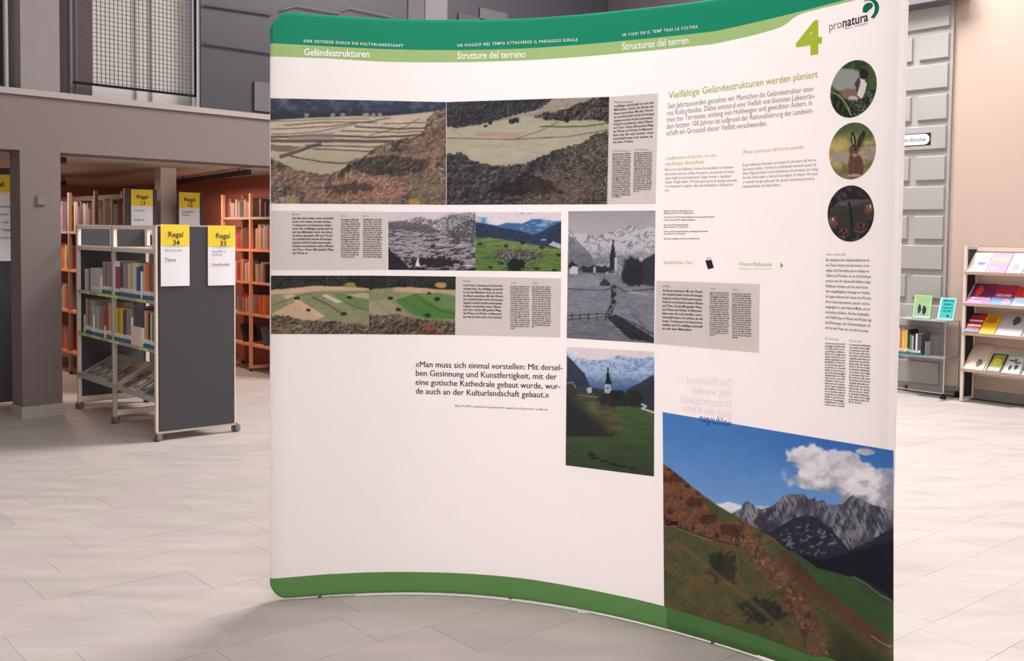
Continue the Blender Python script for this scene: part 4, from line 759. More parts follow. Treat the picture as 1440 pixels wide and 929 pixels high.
# gallery front on the left
P0 = flo(32, 588.5); tg = 0.8017; GD = np.array([math.cos(tg), math.sin(tg), 0]); GN = np.array([-math.sin(tg), math.cos(tg), 0])
def G(x, y, back=0.0): return onpl(x, y, P0+GN*back, GN)
def gs(x, y=300, back=0.0): return float((G(x, y, back)-P0) @ GD)
def gbox(mb, s0, s1, n0, n1, z0, z1): return mb.box(s0, s1, n0, n1, z0, z1, fn=lambda p: tuple(P0*[1, 1, 0]+GD*p[0]+GN*p[1]+[0, 0, p[2]]))
SR = 7.4; PD_ = .20; pr_ = gs(86.5, 400)
mb = MB(); gbox(mb, -4.5, SR, 0, .34, 2.0, 2.406); setting('wall_gallery', mb, M_beam)
setting('trim_2', gbox(MB(), -4.5, SR, -.02, .34, 2.406, 2.451), mat('ledge_pale', (158, 148, 144), .7))
setting('wall_pillar', gbox(MB(), 0, pr_, .0, PD_, 0, 2.0), M_pill)
setting('baseboard_pillar', gbox(MB(), -.008, pr_+.008, -.01, PD_+.01, 0, .088), mat('skirting_pale', (170, 160, 156), .6))
s_end = 2.95
setting('wall_back', gbox(MB(), s_end, SR, 0, .2, 0, 2.0), M_beam)
# room below the gallery
setting('ceiling_low', gbox(MB(), -4.5, SR, .34, 6.6, 2.0, 2.2), M_soff)
setting('wall_library', ubox(MB(), 4.97, 5.12, 8.5, 14.6, 0, 2.0), M_salmon)
setting('wall_library_back', ubox(MB(), -2, 5.1, 14.2, 14.4, 0, 2.0), M_salmon)
setting('wall_library_left', ubox(MB(), -2.0, -1.8, 8.6, 14.4, 0, 2.0), M_salmon)
cp = flo(237, 236, 2.0); cu_, cv_ = cp @ U, cp @ V
setting('wall_column', ubox(MB(), cu_-.075, cu_+.075, cv_, cv_+.15, 0, 2.0, c=.004), mat('column_paint', (236, 222, 214), .8))
for x0, x1, wd, l in ((248, 350, .05, 'long dark ceiling track above the dark shelf ends'),):
    a = flo(x0, 256, 1.955); b = flo(x1, 242, 1.955); mb = MB(); mb.bar(a, b, .045, .05); 
    t_ = thing('ceiling_track', l, 'ceiling light', (a+b)/2); mb.v = [tuple(np.array(p)-np.array(t_.location)) for p in mb.v]; mb.build('housing', mat('track_black', (44, 40, 40), .5), t_)
    for f in (.12, .88):
        p = a+(b-a)*f-np.array(t_.location); m = MB(); m.tube([p+[0, 0, .02], p+[0, 0, .045]], .006, 8); m.build('rod', mat('track_black', (44, 40, 40), .5), t_)
for k, (x, y, l) in enumerate(((89, 225, 'short dark track end beside the wall pillar, the upper one'), (90, 257, 'short dark track end beside the wall pillar, the lower one'))):
    a = flo(x, y, 1.975 if k == 0 else 1.92); t_ = thing('ceiling_track', l, 'ceiling light', a); m = MB(); m.bar(U*0, V*.9, .05, .045); m.build('housing', mat('track_black', (44, 40, 40), .5), t_); m = MB(); m.tube([(0, 0, .02), (0, 0, .07)], .005, 6); m.build('rod', mat('track_black', (44, 40, 40), .5), t_)
a = G(57, 282); sw = thing('wall_switch', 'small square wall switch plate on the grey pillar', 'switch', a, tg)
m = MB(); m.box(-.033, .033, -.014, .0, -.035, .035, c=.003); m.build('plate', mat('switch_plate', (122, 112, 110), .5), sw); m = MB(); m.box(-.026, .026, -.018, -.013, -.028, .028); m.build('rocker', mat('switch_plate', (122, 112, 110), .5), sw)
# upper storey above the ledge
ZU, ZT = 2.451, 6.6
def gx(x): return gs(x, 100)
setting('wall_upper_pillar', gbox(MB(), gx(29), gx(84), 0, .5, ZU, ZT), mat('upper_pillar', (134, 126, 127), .9))
setting('wall_upper_left', gbox(MB(), -4.5, gx(7), .2, .3, ZU, ZT), mat('upper_pale', (196, 198, 198), .7)); 
setting('trim_3', gbox(MB(), gx(9.5), gx(13.5), .02, .06, ZU, ZT), mat('upper_post', (150, 146, 146), .6)); setting('wall_upper_gap', gbox(MB(), -4.5, gx(31), .4, .5, ZU, ZT), mat('upper_dark', (84, 78, 80), .8))
setting('wall_upper_recess', gbox(MB(), gx(83), gx(142), .16, .3, ZU, ZT), mat('upper_mauve', (98, 84, 85), .85))
for x, r in ((99, .014), (107, .009)): 
    p = G(x, 60, .12)*[1, 1, 0]; m = MB(); m.tube([p+[0, 0, ZU], p+[0, 0, ZT]], r, 10); setting('trim_4', m, mat('pipe_grey', (96, 92, 98), .5))
win = setting('window_1', gbox(MB(), gx(138), gx(285), .17, .2, ZU, ZT), mat('blind_pale', (216, 212, 208), .8, var=.02))
for x in (204, 226): m = MB(); gbox(m, gx(x)-.006, gx(x)+.006, .15, .17, ZU, ZT); m.build('mullion', mat('mullion_grey', (170, 165, 162), .6), win)
gl = thing('mesh_gate', 'large dark-framed wire mesh panel in front of the pale upper window', 'mesh panel', P0*[1, 1, 0]+GD*gx(210)+[0, 0, ZU], tg)
sx = gx(210); zb_ = onpl(200, 128, P0+GN*.06, GN)[2]-ZU; s0, s1 = gx(108)-sx, gs(277.5, 100, .06)-sx
fm = mat('mesh_frame', (26, 26, 28), .8, spec=.1)
m = MB(); m.box(s0, s1, .05, .075, zb_, zb_+.018); m.build('bottom_rail', fm, gl); m = MB(); m.box(s1-.02, s1, .05, .075, zb_, 3.4); m.build('side_rail', fm, gl)
m = MB(); st = .0345
n = int((s1-s0-.11)/st)
for i in range(n): x = s1-.03-i*st; m.box(x-.0028, x+.0028, .058, .0625, zb_, 3.4)
for j in range(56): z = zb_+.03+j*st; m.box(s0+.1, s1, .0555, .059, z, z+.0042)
tag(m.build('wire', mat('mesh_wire', (98, 94, 94), .8, spec=.1), gl), kind='stuff')
for y in (37, 121): z = G(280, y)[2]-ZU; m = MB(); m.box(s1, s1+.03, .05, .08, z, z+.014); m.build('clip', fm, gl)
setting('trim_5', gbox(MB(), gx(280.4), gx(284.2), .04, .1, ZU, ZT), mat('post_white', (196, 196, 198), .6))
M_glass = mat('dark_glass', (60, 59, 66), .4, var=.05, scale=1.2, spec=.5)
wd = setting('window_2', gbox(MB(), gx(284.2), gs(575, 20), .02, .1, ZU, ZT), M_glass)
setting('window_3', gbox(MB(), gs(629, 20), SR, .02, .1, ZU, ZT), M_glass)
setting('wall_upper_column', gbox(MB(), gs(598, 20), gs(629, 20), -.0, .3, ZU, ZT), mat('upper_pillar2', (112, 108, 112), .9)); setting('wall_upper_column_side', gbox(MB(), gs(575, 20), gs(598, 20), .01, .3, ZU, ZT), mat('upper_pillar_shaded', (88, 84, 88), .9))  # side strip: shade of the column's side face put into a darker colour
for x0, x1, y0, y1, c in ((358, 384, 114, 158, (92, 88, 90)), (675, 714, 10, 34, (84, 81, 84)), (645, 675, 18, 34, (70, 67, 72))):
    a, b = G(x0, y0), G(x1, y1); m = MB(); gbox(m, gs(x0, (y0+y1)/2), gs(x1, (y0+y1)/2), -.0, .02, b[2], a[2]); m.build('pane', mat('pane_%d' % c[0], c, .6), wd)
for a_, b_ in (((418, 8), (480, 19)), ((492, 11), (556, 25)), ((396, 14), (418, 8)), ((478, 16), (492, 11)), ((289, 60), (384, 74)), ((289, 6), (384, 20))):
    a, b = G(*a_, -.004), G(*b_, -.004); m = MB(); m.bar(a, b, .006, .01 if a_[0] > 380 else .02); m.build('glazing_bar', mat('rail_pale', (92, 87, 92), .6) if a_[0] > 380 else mat('bar_dim', (62, 61, 66), .6), wd)

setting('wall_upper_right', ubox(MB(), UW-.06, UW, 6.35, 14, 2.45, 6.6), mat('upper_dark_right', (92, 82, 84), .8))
# lamps under the gallery (warm)
for loc, pw in ((uv(2.9, 10.6, 1.9), 9), (uv(4.35, 10.0, 1.88), 9), (uv(2.0, 12.6, 1.9), 8)):
    area('library_lamp', loc, (0, 0, T), .1, 1.2, pw*1.7, (1.0, .72, .58))

# ------------------------------------------------------------------ furniture
M_cream = mat('shelf_cream', (222, 206, 192), .5, var=.03); M_alu = mat('shelf_grey', (176, 168, 160), .45, var=.03)
ORD = ['first', 'second', 'third', 'fourth', 'fifth', 'sixth', 'seventh', 'eighth', 'ninth', 'tenth', 'eleventh', 'twelfth', 'thirteenth', 'fourteenth', 'fifteenth', 'sixteenth', 'seventeenth', 'eighteenth', 'nineteenth', 'twentieth', 'twenty-first', 'twenty-second', 'twenty-third', 'twenty-fourth', 'twenty-fifth', 'twenty-sixth', 'twenty-seventh', 'twenty-eighth']
BC = {'tan': (196, 168, 140), 'brown': (150, 118, 98), 'grey': (148, 146, 142), 'dark grey': (84, 84, 92), 'pale grey': (196, 196, 192), 'white': (230, 226, 222), 'magenta': (168, 74, 108), 'cream': (222, 208, 178), 'blue': (60, 104, 160), 'pale blue': (176, 196, 212),
      'red': (190, 60, 50), 'orange': (222, 118, 66), 'yellow': (216, 184, 70), 'olive': (160, 146, 70), 'green': (92, 130, 92), 'pale green': (178, 192, 160), 'red brown': (150, 88, 78), 'black': (40, 38, 42), 'mauve': (150, 128, 140), 'teal': (60, 140, 140)}
M_pages = mat('book_pages', (232, 222, 204), .9, var=.06, scale=90)
def bmat(c): return mat('book_' + c.replace(' ', '_'), BC[c], .5, var=.08, scale=30)
def book_mb(t, d, h, band=False):
    """local: spine at x=0 facing -x, thickness along y, depth along +x"""
    m = MB(); m.cur = 0
    m.box(.002, d, 0, .0022, 0, h); m.box(.002, d, t-.0022, t, 0, h)
    n = 5; pts = [(-.0035*math.sin(math.pi*i/n), t*i/n) for i in range(n+1)]
    m.add([(x, y, 0) for x, y in pts]+[(x, y, h) for x, y in pts]+[(.003, t, 0), (.003, 0, 0), (.003, t, h), (.003, 0, h)],
          [(i+1, i, n+1+i, n+2+i) for i in range(n)]+[tuple(range(n+1, 2*n+2))+(2*n+4, 2*n+5)])
    m.cur = 1; m.box(.003, d-.004, .0022, t-.0022, .003, h-.004)
    if band: m.cur = 2; m.box(-.0045, .0, t*.12, t*.88, h*.12, h*.24)
    return m
def put_book(c, t, d, h, loc, rz, label, group, lean=0.0, band=True):
    o = book_mb(t, d, h, band).build('book', [bmat(c), M_pages, mat('book_label', (222, 220, 214), .6)])
    o.location = tuple(map(float, loc)); o.rotation_euler = (lean, 0, rz)
    return tag(o, label, 'book', group)
def row_of_books(items, pu, z, where, group, ref_y, depth=.17, inset=.012, order='from left'):
    """items: (x0, x1, ytop, colour) in photograph pixels on the shelf front; left in the photo = larger v"""
    cnt = 0
    for x0, x1, yt, c in items:
        a = onpl(x0, ref_y, uv(pu, 0), U); b = onpl(x1, ref_y, uv(pu, 0), U); va, vb = a @ V, b @ V
        h = max(.06, onpl((x0+x1)/2, yt, uv(pu, 0), U)[2]-z); t = abs(va-vb)*.96
        cnt += 1
        size = 'tall' if h > .2 else ('short' if h < .13 else 'mid-sized')
        put_book(c, t, depth, h, uv(pu+inset, vb, z), T, '%s %s book, %s %s, %s' % (size, c, ORD[cnt-1], order, where), group)

# --- mobile double-sided shelf, local x = U (across), local y = V (along)
SU0, SU1, SV0, SV1, SVM = 2.62, 3.19, 6.737, 8.37, 7.548
shelf = thing('library_shelf', 'cream metal library shelf on castors with dark end panels, near the left pillar', 'shelf', uv(SU0, SV0), T)
Wd, Ln, Md = SU1-SU0, SV1-SV0, SVM-SV0
for y0, y1 in ((0, .018), (Ln-.018, Ln)):
    m = MB(); m.box(.012, Wd-.006, y0, y1, .065, 1.448, c=.003); m.build('end_panel', M_dark, shelf, 'dark grey end panel')
    m = MB(); m.box(.004, Wd, y0-.003, y1+.002, 1.446, 1.456); m.build('edge_trim', M_alu, shelf); m = MB(); m.box(.0, Wd, y0-.003, y1+.002, .05, .064); m.build('edge_trim', M_alu, shelf)
for y in (0.0, Md, Ln-.03):
    for x in (0, Wd-.03):
        m = MB(); m.box(x, x+.03, y, y+.03, .05, 1.45, c=.003); m.build('post', M_cream if y != Md else M_alu, shelf)
for y in (Md, Ln-.04):
    m = MB(); m.box(.03, Wd-.03, y+.002, y+.028, .06, .10); m.build('cross_rail', M_cream, shelf)
m = MB(); m.box(.0, Wd, .02, Ln-.02, 1.262, 1.284, c=.003); m.build('top_shelf', M_cream, shelf)
for x in (0, Wd-.024):
    for ya, yb in ((.03, Md), (Md+.03, Ln-.03)):
        m = MB(); m.box(x, x+.024, ya, yb, 1.424, 1.452); m.box(x, x+.024, ya, ya+.024, 1.284, 1.424); m.box(x, x+.024, yb-.024, yb, 1.284, 1.424); m.box(x, x+.024, ya+.024, yb-.024, 1.284, 1.296)
        m.build('top_frame', mat('frame_cream_sunlit', (244, 232, 220), .45), shelf)  # shelf cream made paler: sunlight on the top frames put into the colour
Z2, Z3 = .945, .615
M_strip = mat('lime_strip', (206, 216, 120), .6); M_teal = mat('teal_strip', (50, 116, 134), .6)
for z in (Z2, Z3):
    for ya, yb in ((.02, Md+.002), (Md+.028, Ln-.02)):
        m = MB(); m.box(.004, Wd-.004, ya, yb, z-.022, z, c=.003); m.build('shelf_board', M_alu, shelf)
    m = MB(); m.box(Wd/2-.006, Wd/2+.006, .02, Ln-.02, z, z+.15); m.build('divider', M_dark, shelf)
for z, xs in ((Z2, ((112, 124), (137, 151), (154, 164), (192, 203))), (Z3, ((110, 119), (128, 138), (153, 165), (195, 205)))):
    for x0, x1 in xs:
        m = MB(); va, vb = vat(x0, 410, SU0)-SV0, vat(x1, 410, SU0)-SV0; m.box(-.002, .005, min(va, vb), max(va, vb), z-.02, z-.002); m.build('shelf_tag', M_strip, shelf, 'yellow-green shelf tag')
for z, xs in ((Z2, ((142, 156), (161, 195), (199, 215))), (Z3, ((119, 131), (132, 143), (150, 156), (159, 183), (200, 216)))):
    for x0, x1 in xs:
        m = MB(); va, vb = vat(x0, 410, SU0)-SV0, vat(x1, 410, SU0)-SV0; m.box(.004, .0065, min(va, vb), max(va, vb), z, z+.027); m.build('label_strip', M_teal, shelf, 'teal strip in front of the books')
# sloping magazine shelves
for ya, yb in ((.02, Md), (Md+.03, Ln-.02)):
    for sgn in (0, 1):
        f = (lambda p: (p[0], p[1], p[2])) if sgn == 0 else (lambda p: (Wd-p[0], p[1], p[2]))
        m = MB(); n0, n1 = (.004, .285), (.46, .27); 
        vs = [(n0[0], ya, .275), (n0[0], yb, .275), (.29, yb, .43), (.29, ya, .43), (n0[0], ya, .262), (n0[0], yb, .262), (.29, yb, .418), (.29, ya, .418)]
        fs = [(0, 3, 2, 1), (4, 5, 6, 7), (0, 1, 5, 4), (1, 2, 6, 5), (2, 3, 7, 6), (3, 0, 4, 7)]
        m.add([f(p) for p in vs], fs if sgn == 0 else [q[::-1] for q in fs]); m.build('magazine_shelf', mat('magazine_shelf', (196, 178, 166), .6), shelf)
        m = MB(); m.box(*((0, .006) if sgn == 0 else (Wd-.006, Wd)), ya, yb, .258, .296); m.build('shelf_lip', M_alu, shelf)
M_wheel = mat('castor_grey', (112, 110, 108), .5)
def caster(x, y, par, r=.03, m_=None, ang=.6):
    mm = MB(); c, s = math.cos(ang), math.sin(ang); wh = []
    for o in (-.016, .016):
        cx, cy = x-s*o, y+c*o; a = np.array([cx-s*.009, cy+c*.009, r]); b = np.array([cx+s*.009, cy-c*.009, r]); w2 = MB(); w2.tube([a, a+(b-a)*.15, b-(b-a)*.15, b], [r*.8, r, r, r*.8], 14); wh.append(w2)
    mm.tube([(x, y, r), (x, y, r*2+.012)], .009, 8); mm.box(x-.012, x+.012, y-.012, y+.012, r*1.9, r*2+.004)
    co = mm.build('castor', m_ or M_wheel, par)
    for w2 in wh: w2.build('wheel', m_ or M_wheel, co)
    return co
for x, y in ((.015, .015), (Wd+.01, .02), (.015, Md+.015), (Wd-.015, Md+.015), (.015, Ln-.015), (Wd-.015, Ln-.015)): caster(x, y, shelf, .027)

NS = 'upper board of castor shelf'; NL = 'lower board of castor shelf'
row_of_books([(124, 139.5, 377, 'pale grey'), (142, 145.5, 368, 'grey'), (145.5, 149, 369, 'brown'), (149, 152.5, 368, 'grey'), (152.5, 156, 369, 'brown'), (157.8, 160, 367, 'white'), (160, 166.6, 375, 'magenta'), (166.8, 170.5, 368, 'dark grey'), (170.5, 174, 369, 'grey'), (174, 178, 369, 'grey'), (178, 180.5, 371, 'cream'), (180.5, 184, 369, 'tan'), (184, 187.3, 370, 'cream'), (187.5, 189.5, 375, 'pale blue'), (189.5, 193.2, 376, 'blue'), (193.3, 195.8, 374, 'dark grey'), (199, 203, 370, 'tan'), (203, 207, 370, 'orange'), (207, 211.3, 371, 'red brown'), (211.5, 216, 372, 'mauve')], SU0, Z2+.001, NS, 'books on the upper shelf of the castor shelf', 405)
row_of_books([(118.5, 121, 420, 'tan'), (121, 124, 420, 'brown'), (124, 127.3, 422, 'grey'), (127.3, 129.4, 430, 'pale green'), (131.5, 133.6, 430, 'grey'), (133.6, 136.5, 431, 'pale green'), (136.5, 140, 430, 'grey'), (140, 143.4, 432, 'mauve'), (143.5, 147.2, 434, 'red brown'), (147.3, 150, 430, 'red'), (150.2, 153, 426, 'tan'), (153, 156, 430, 'tan'), (159.3, 163, 433, 'yellow'), (163, 166, 433, 'olive'), (166, 170.4, 434, 'yellow'), (170.6, 175.2, 436, 'dark grey'), (175.3, 178.4, 433, 'mauve'), (178.5, 182.3, 434, 'grey'), (185, 198, 432, 'dark grey'), (200.3, 203.4, 437, 'tan'), (203.5, 206.2, 438, 'orange'), (206.3, 208.4, 440, 'black'), (208.6, 211.4, 440, 'pale green'), (211.5, 214, 444, 'green'), (214.2, 216.4, 446, 'pale blue')], SU0, Z3+.001, NL, 'books on the lower shelf of the castor shelf', 465)
M_be = mat('bookend_white', (228, 222, 216), .5)
def bookend(x, z, h, l, th=.004, wd=.1, col=None):
    v = vat(x, 430, SU0); o = thing('bookend', l, 'bookend', uv(SU0+.004, v, z), T); m = MB(); m.box(0, wd, -th/2, th/2, 0, h, c=.001); m.build('upright_plate', col or M_be, o); m = MB(); m.box(.012, wd, -.02, .02, 0.0003, .0012); m.build('foot_plate', col or M_be, o)
bookend(140.6, Z2, .125, 'white bookend beside the pale grey box file on the upper shelf', .009)
bookend(197.3, Z2, .19, 'tall white bookend before the tan and red brown books, upper shelf', .009)
bookend(119, Z2, .17, 'slim grey bookend at the empty far end of the upper shelf', .01, .03, M_alu)
bookend(130.3, Z3, .155, 'thin white bookend between grey books at the far end, lower shelf', .005)
bookend(146, Z3, .09, 'low white bookend in front of red brown books, lower shelf', .012, .012)
bookend(183.6, Z3, .19, 'tall white bookend right of the mauve and grey books, lower shelf', .006)
bookend(199.2, Z3, .13, 'white bookend right of the cream box, lower shelf', .007)
v0 = vat(185.2, 470, SU0); v1 = vat(198, 470, SU0); o = thing('card_box', 'small cream card box in front of a dark book on the lower shelf', 'box', uv(SU0+.001, v1, Z3), T); m = MB(); m.box(0, .011, 0, v0-v1, .001, .135, c=.001); m.build('front', mat('card_cream', (224, 204, 188), .7), o)
v0 = vat(115.2, 450, SU0); v1 = vat(118.3, 450, SU0); put_book('cream', v0-v1, .15, .14, uv(SU0+.012, v1, Z3+.001), T, 'narrow cream book at the far left end of the lower shelf', 'books on the lower shelf of the castor shelf')
# magazines lying on the slope
sa = math.atan2(.155, .286)
def flat_item(name, label, cat, group, loc, rz, slope, w, h, cols, lines=(), t=.004):
    """thin printed item lying on a slope: local x = width, local y = up the slope"""
    o = thing(name, label, cat, loc, 0, group); o.rotation_euler = (Matrix.Rotation(rz, 3, 'Z') @ Matrix.Rotation(slope, 3, 'X')).to_euler()
    m = MB(); m.box(0, w, 0, h, 0, t, c=.001); m.build('cover', mat('cover_%d_%d_%d' % cols[0], cols[0], .35, var=.05, scale=20), o)
    for k, (x0, x1, y0, y1, c) in enumerate(cols[1:]):
        m = MB(); e = .0004*(k+1)
        if k % 2: n = 14; m.add([((x0+x1)/2*w+(x1-x0)/2*w*math.cos(2*math.pi*i/n)*(1+.18*math.sin(3*i)), (y0+y1)/2*h+(y1-y0)/2*h*math.sin(2*math.pi*i/n)*(1+.12*math.cos(5*i)), t+e) for i in range(n)], [tuple(range(n))])
        else: m.add([(x0*w, y0*h, t+e), (x1*w, y0*h, t+e), (x1*w, y1*h, t+e), (x0*w, y1*h, t+e)], [(0, 1, 2, 3)])
        m.build('cover_picture', mat('ink_%d_%d_%d' % c, c, .4, var=.12, scale=60), o)
    for s, x0, x1, y, sz, c in lines:
        m = MB(); text_plane(m, s, (x0*w, y*h, t+.0022), (1, 0, 0), (0, 1, 0), sz*h, .02, width=(x1-x0)*w); m.build('title', mat('ink_%d_%d_%d' % c, c, .4, var=0), o)
    return o
ml = [('pale grey cover', 1.50, .14, (168, 168, 164)), ('green grey cover', 1.33, .13, (170, 174, 164)), ('white cover with dark photo', 1.17, .14, (196, 192, 188)), ('dark brown cover', 1.00, .13, (150, 136, 130)),
      ('dark patterned cover', .70, .10, (140, 120, 114)), ('cream cover', .56, .13, (226, 206, 190)), ('pale blue cover', .40, .13, (176, 186, 194)), ('black and white cover', .26, .12, (120, 122, 130)), ('grey brown cover', .13, .11, (150, 138, 130))]
for i, (n_, y, w_, c) in enumerate(ml):
    loc = uv(SU0+.012, SV0+y+.0, .2855); 
    flat_item('magazine', 'magazine with %s, %s from near end, sloping bottom shelf' % (n_, ORD[len(ml)-1-i]), 'magazine', 'magazines on the sloping shelf', loc, T-math.pi/2, sa, w_, .22, [c, (.08, .92, .1, .72, tuple(int(q*.72) for q in c)), (.3, .7, .25, .6, tuple(min(255, int(q*1.2)) for q in c))], (), .005)
# shelf signs
M_yel = mat('paper_yellow', (236, 206, 62), .7, var=.03); M_pap = mat('paper_white', (232, 228, 232), .8, var=.02); M_ink = mat('ink_dark_sign', (52, 48, 46), .7, var=0)
def sign(label, xa, xb, yt, ym, yb, pv, texts, bow=.004, P=None, n=None, ax=None, group='paper shelf signs'):
    """paper sign hanging on an upright board: upper part yellow, lower part white"""
    pv_p = P if P is not None else uv(0, pv); nn = V if n is None else n; X = U if ax is None else ax
    a = onpl(xa, yt, pv_p, nn); b = onpl(xb, yt, pv_p, nn); md = onpl((xa+xb)/2, ym, pv_p, nn)[2]; lo_ = onpl((xa+xb)/2, yb, pv_p, nn)[2]; tp = onpl((xa+xb)/2, yt, pv_p, nn)[2]
    o = thing('paper_sign', label, 'sign', [a[0], a[1], lo_], 0, group); B = np.array([a[0], a[1], lo_]); wd_ = float((b-a) @ X)
    def sheet(z0, z1, e, nm, m_):
        m = MB(); nx, nz = 6, 7; g = lambda i, j, s: X*wd_*i/nx+np.array([0, 0, z0+(z1-z0)*j/nz])-nn*(e+s+bow*math.sin(math.pi*i/nx)*(1-j/nz)*1.2)-B*0
        vs = [g(i, j, 0) for j in range(nz+1) for i in range(nx+1)]+[g(i, j, -.0008) for j in range(nz+1) for i in range(nx+1)]; K = (nx+1)*(nz+1); fs = []
        for j in range(nz):
            for i in range(nx): q = j*(nx+1)+i; fs.append((q, q+1, q+nx+2, q+nx+1)); fs.append((K+q+nx+1, K+q+nx+2, K+q+1, K+q))
        m.add(vs, fs); m.build(nm, m_, o, smooth=True)
    H = tp-lo_; hm = md-lo_
    sheet(0, hm, .004, 'sheet', M_pap); sheet(hm, H, .0042, 'header', M_yel)
    for s, fx, fz, sz, c in texts:
        m = MB(); text_plane(m, s, X*wd_*fx+np.array([0, 0, H*fz])-nn*.0115, X, (0, 0, 1), sz*wd_, .012 if c else -.0, center=bool(c)); m.build('lettering', M_ink, o)
    return o
PV = SV0-.004
sign('yellow and white paper sign numbered 34, left one on the dark shelf end', 225.5, 266, 315.5, 345.5, 402, PV, [('Regal', .5, .80, .25, 1), ('34', .52, .665, .25, 1), ('Natur & Technik', .12, .565, .088, 0), ('Tiere', .12, .40, .18, 0)])
sign('yellow and white paper sign numbered 33, right one on the dark shelf end', 292, 330, 317, 346.5, 401, PV, [('Regal', .53, .79, .25, 1), ('33', .54, .66, .25, 1), ('Gesundheit &', .13, .555, .09, 0), ('Ernährung', .13, .5, .09, 0), ('Gesellschaft', .12, .33, .135, 0)])

# --- rows of shelves in the room below the gallery
M_or = mat('shelf_orange_lit', (240, 160, 120), .5, var=.05); M_ordim = mat('shelf_beige', (170, 146, 130), .5, var=.05)  # orange light on the shelves is put into the first colour
def wall_shelf(label, u0, u1, v0, v1, bays, zs, top, cols, end=True, back=True):
    o = thing('library_shelf', label, 'shelf', uv(u0, v0), T, None); L_ = v1-v0; W_ = u1-u0
    if end:
        m = MB(); m.box(0, W_, 0, .02, .02, top, c=.002); m.build('end_panel', M_dark, o, 'dark grey end panel')
    for i in range(bays+1):
        y = min(.022+i*(L_-.022)/bays, L_-.03)
        for x in (0, W_-.03): m = MB(); m.box(x, x+.03, y, y+.03, .03, top); m.build('post', cols[0], o)
        m = MB(); m.box(.03, W_-.03, y, y+.03, .03, .06); m.build('cross_rail', cols[0], o)
        for x in (.015, W_-.015): m = MB(); m.tube([(x, y+.015, 0), (x, y+.015, .03)], .018, 8); m.build('foot', mat('foot_dark', (60, 56, 56), .6), o)
    for z, mm in zip(zs, cols[1:]):
        for i in range(bays): ya = .022+i*(L_-.022)/bays; m = MB(); m.box(0, W_, ya+.002, ya+(L_-.022)/bays-.002, z-.024, z); m.build('shelf_board', mm, o)
    m = MB(); m.box(W_-.008, W_-.002, .02, L_, .2, top-.02); m.build('back_board', mat('back_board', (112, 100, 94), .8), o)
    return o
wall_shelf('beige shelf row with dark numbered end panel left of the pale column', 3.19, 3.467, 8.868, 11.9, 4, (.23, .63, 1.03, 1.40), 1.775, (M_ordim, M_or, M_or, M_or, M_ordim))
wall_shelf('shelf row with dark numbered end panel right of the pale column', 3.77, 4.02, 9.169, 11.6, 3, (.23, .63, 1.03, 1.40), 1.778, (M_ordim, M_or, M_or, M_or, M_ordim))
wall_shelf('orange-lit shelf row against the salmon wall, cut off by the display wall', 4.693, 4.95, 8.88, 10.25, 2, (.283, .59, .912, 1.24, 1.563), 1.80, (M_or, M_or, M_or, M_or, M_or, M_ordim), end=False)
sign('yellow and white paper sign numbered 13 on the shelf end left of the column', 184, 214.5, 266.5, 289.5, 330, 8.868-.003, [('Regal', .5, .80, .25, 1), ('13', .52, .66, .25, 1), ('Geschichte', .14, .52, .11, 0), ('Kultur &', .14, .31, .13, 0), ('Gesellschaft', .14, .16, .13, 0)], .002)
sign('yellow and white paper sign numbered 12 on the shelf end right of the column', 251.5, 280.5, 270.5, 292.5, 330, 9.169-.003, [('Regal', .5, .79, .25, 1), ('12', .52, .66, .25, 1), ('Gesundheit', .14, .52, .12, 0), ('Medizin', .14, .45, .12, 0), ('Ratgeber', .14, .2, .13, 0)], .002)
L0 = flo(0, 571); lv = float(L0 @ V)
pn = thing('shelf_end_board', 'dark upright board with a large paper sign at the left photo edge', 'shelf', uv(1.86, lv), T); m = MB(); m.box(0, .5, 0, .03, .03, 1.9, c=.003); m.build('board', M_dark, pn)
for x in (.05, .45): m = MB(); m.tube([(x, .015, 0), (x, .015, .03)], .02, 8); m.build('foot', M_wheel, pn)
sign('large yellow and white paper notice on the board at the left photo edge', -32, 15.6, 245, 270, 367, lv-.003, [('Regal', .5, .86, .25, 1), ('Romane', .66, .62, .11, 0), ('Krimi', .66, .53, .11, 0), ('Lyrik', .68, .44, .11, 0), ('Theater', .66, .35, .11, 0), ('Hörbuch', .66, .26, .1, 0)], .002)
def fill(rr, pu, va, vb, z, zone, group, where, pal, hmin, hmax, dens=.92, depth=.17):
    v = va; k = 0
    while v < vb-.03:
        if rr.random() > dens: v += rr.uniform(.05, .12); continue
        t = rr.uniform(.018, .042); h = rr.uniform(hmin, hmax); c = rr.choice(pal)
        if v+t > vb: break
        k += 1; put_book(c, t, depth, h, uv(pu+.02, v, z+.001), T, '%s book, %s from near end, %s' % (c, ORD[min(k-1, 27)], where), group, band=False); v += t+.001
rr = random.Random(11); warm = ['red', 'orange', 'tan', 'brown', 'red brown', 'yellow', 'cream']; cool = ['grey', 'dark grey', 'brown', 'mauve', 'tan', 'grey', 'red brown']
fill(rr, 4.693, 9.14, 9.52, 1.24, 0, 'books in the orange shelf', 'second highest board, right bay, orange-lit shelf', ['tan', 'red brown', 'orange', 'red', 'grey'], .2, .25)
fill(rr, 4.693, 9.61, 10.1, 1.24, 0, 'books in the orange shelf', 'second highest board, left bay, orange-lit shelf', warm, .14, .22, .8)
fill(rr, 4.693, 9.14, 9.52, .912, 0, 'books in the orange shelf', 'middle board, right bay, orange-lit shelf', warm+['black'], .17, .22)
fill(rr, 4.693, 9.61, 10.1, .912, 0, 'books in the orange shelf', 'middle board, left bay, orange-lit shelf', warm+['black'], .17, .22)
fill(rr, 4.693, 9.14, 9.5, .59, 0, 'books in the orange shelf', 'second lowest board, right bay, orange-lit shelf', ['red', 'olive', 'tan', 'orange', 'dark grey'], .14, .2, .75)
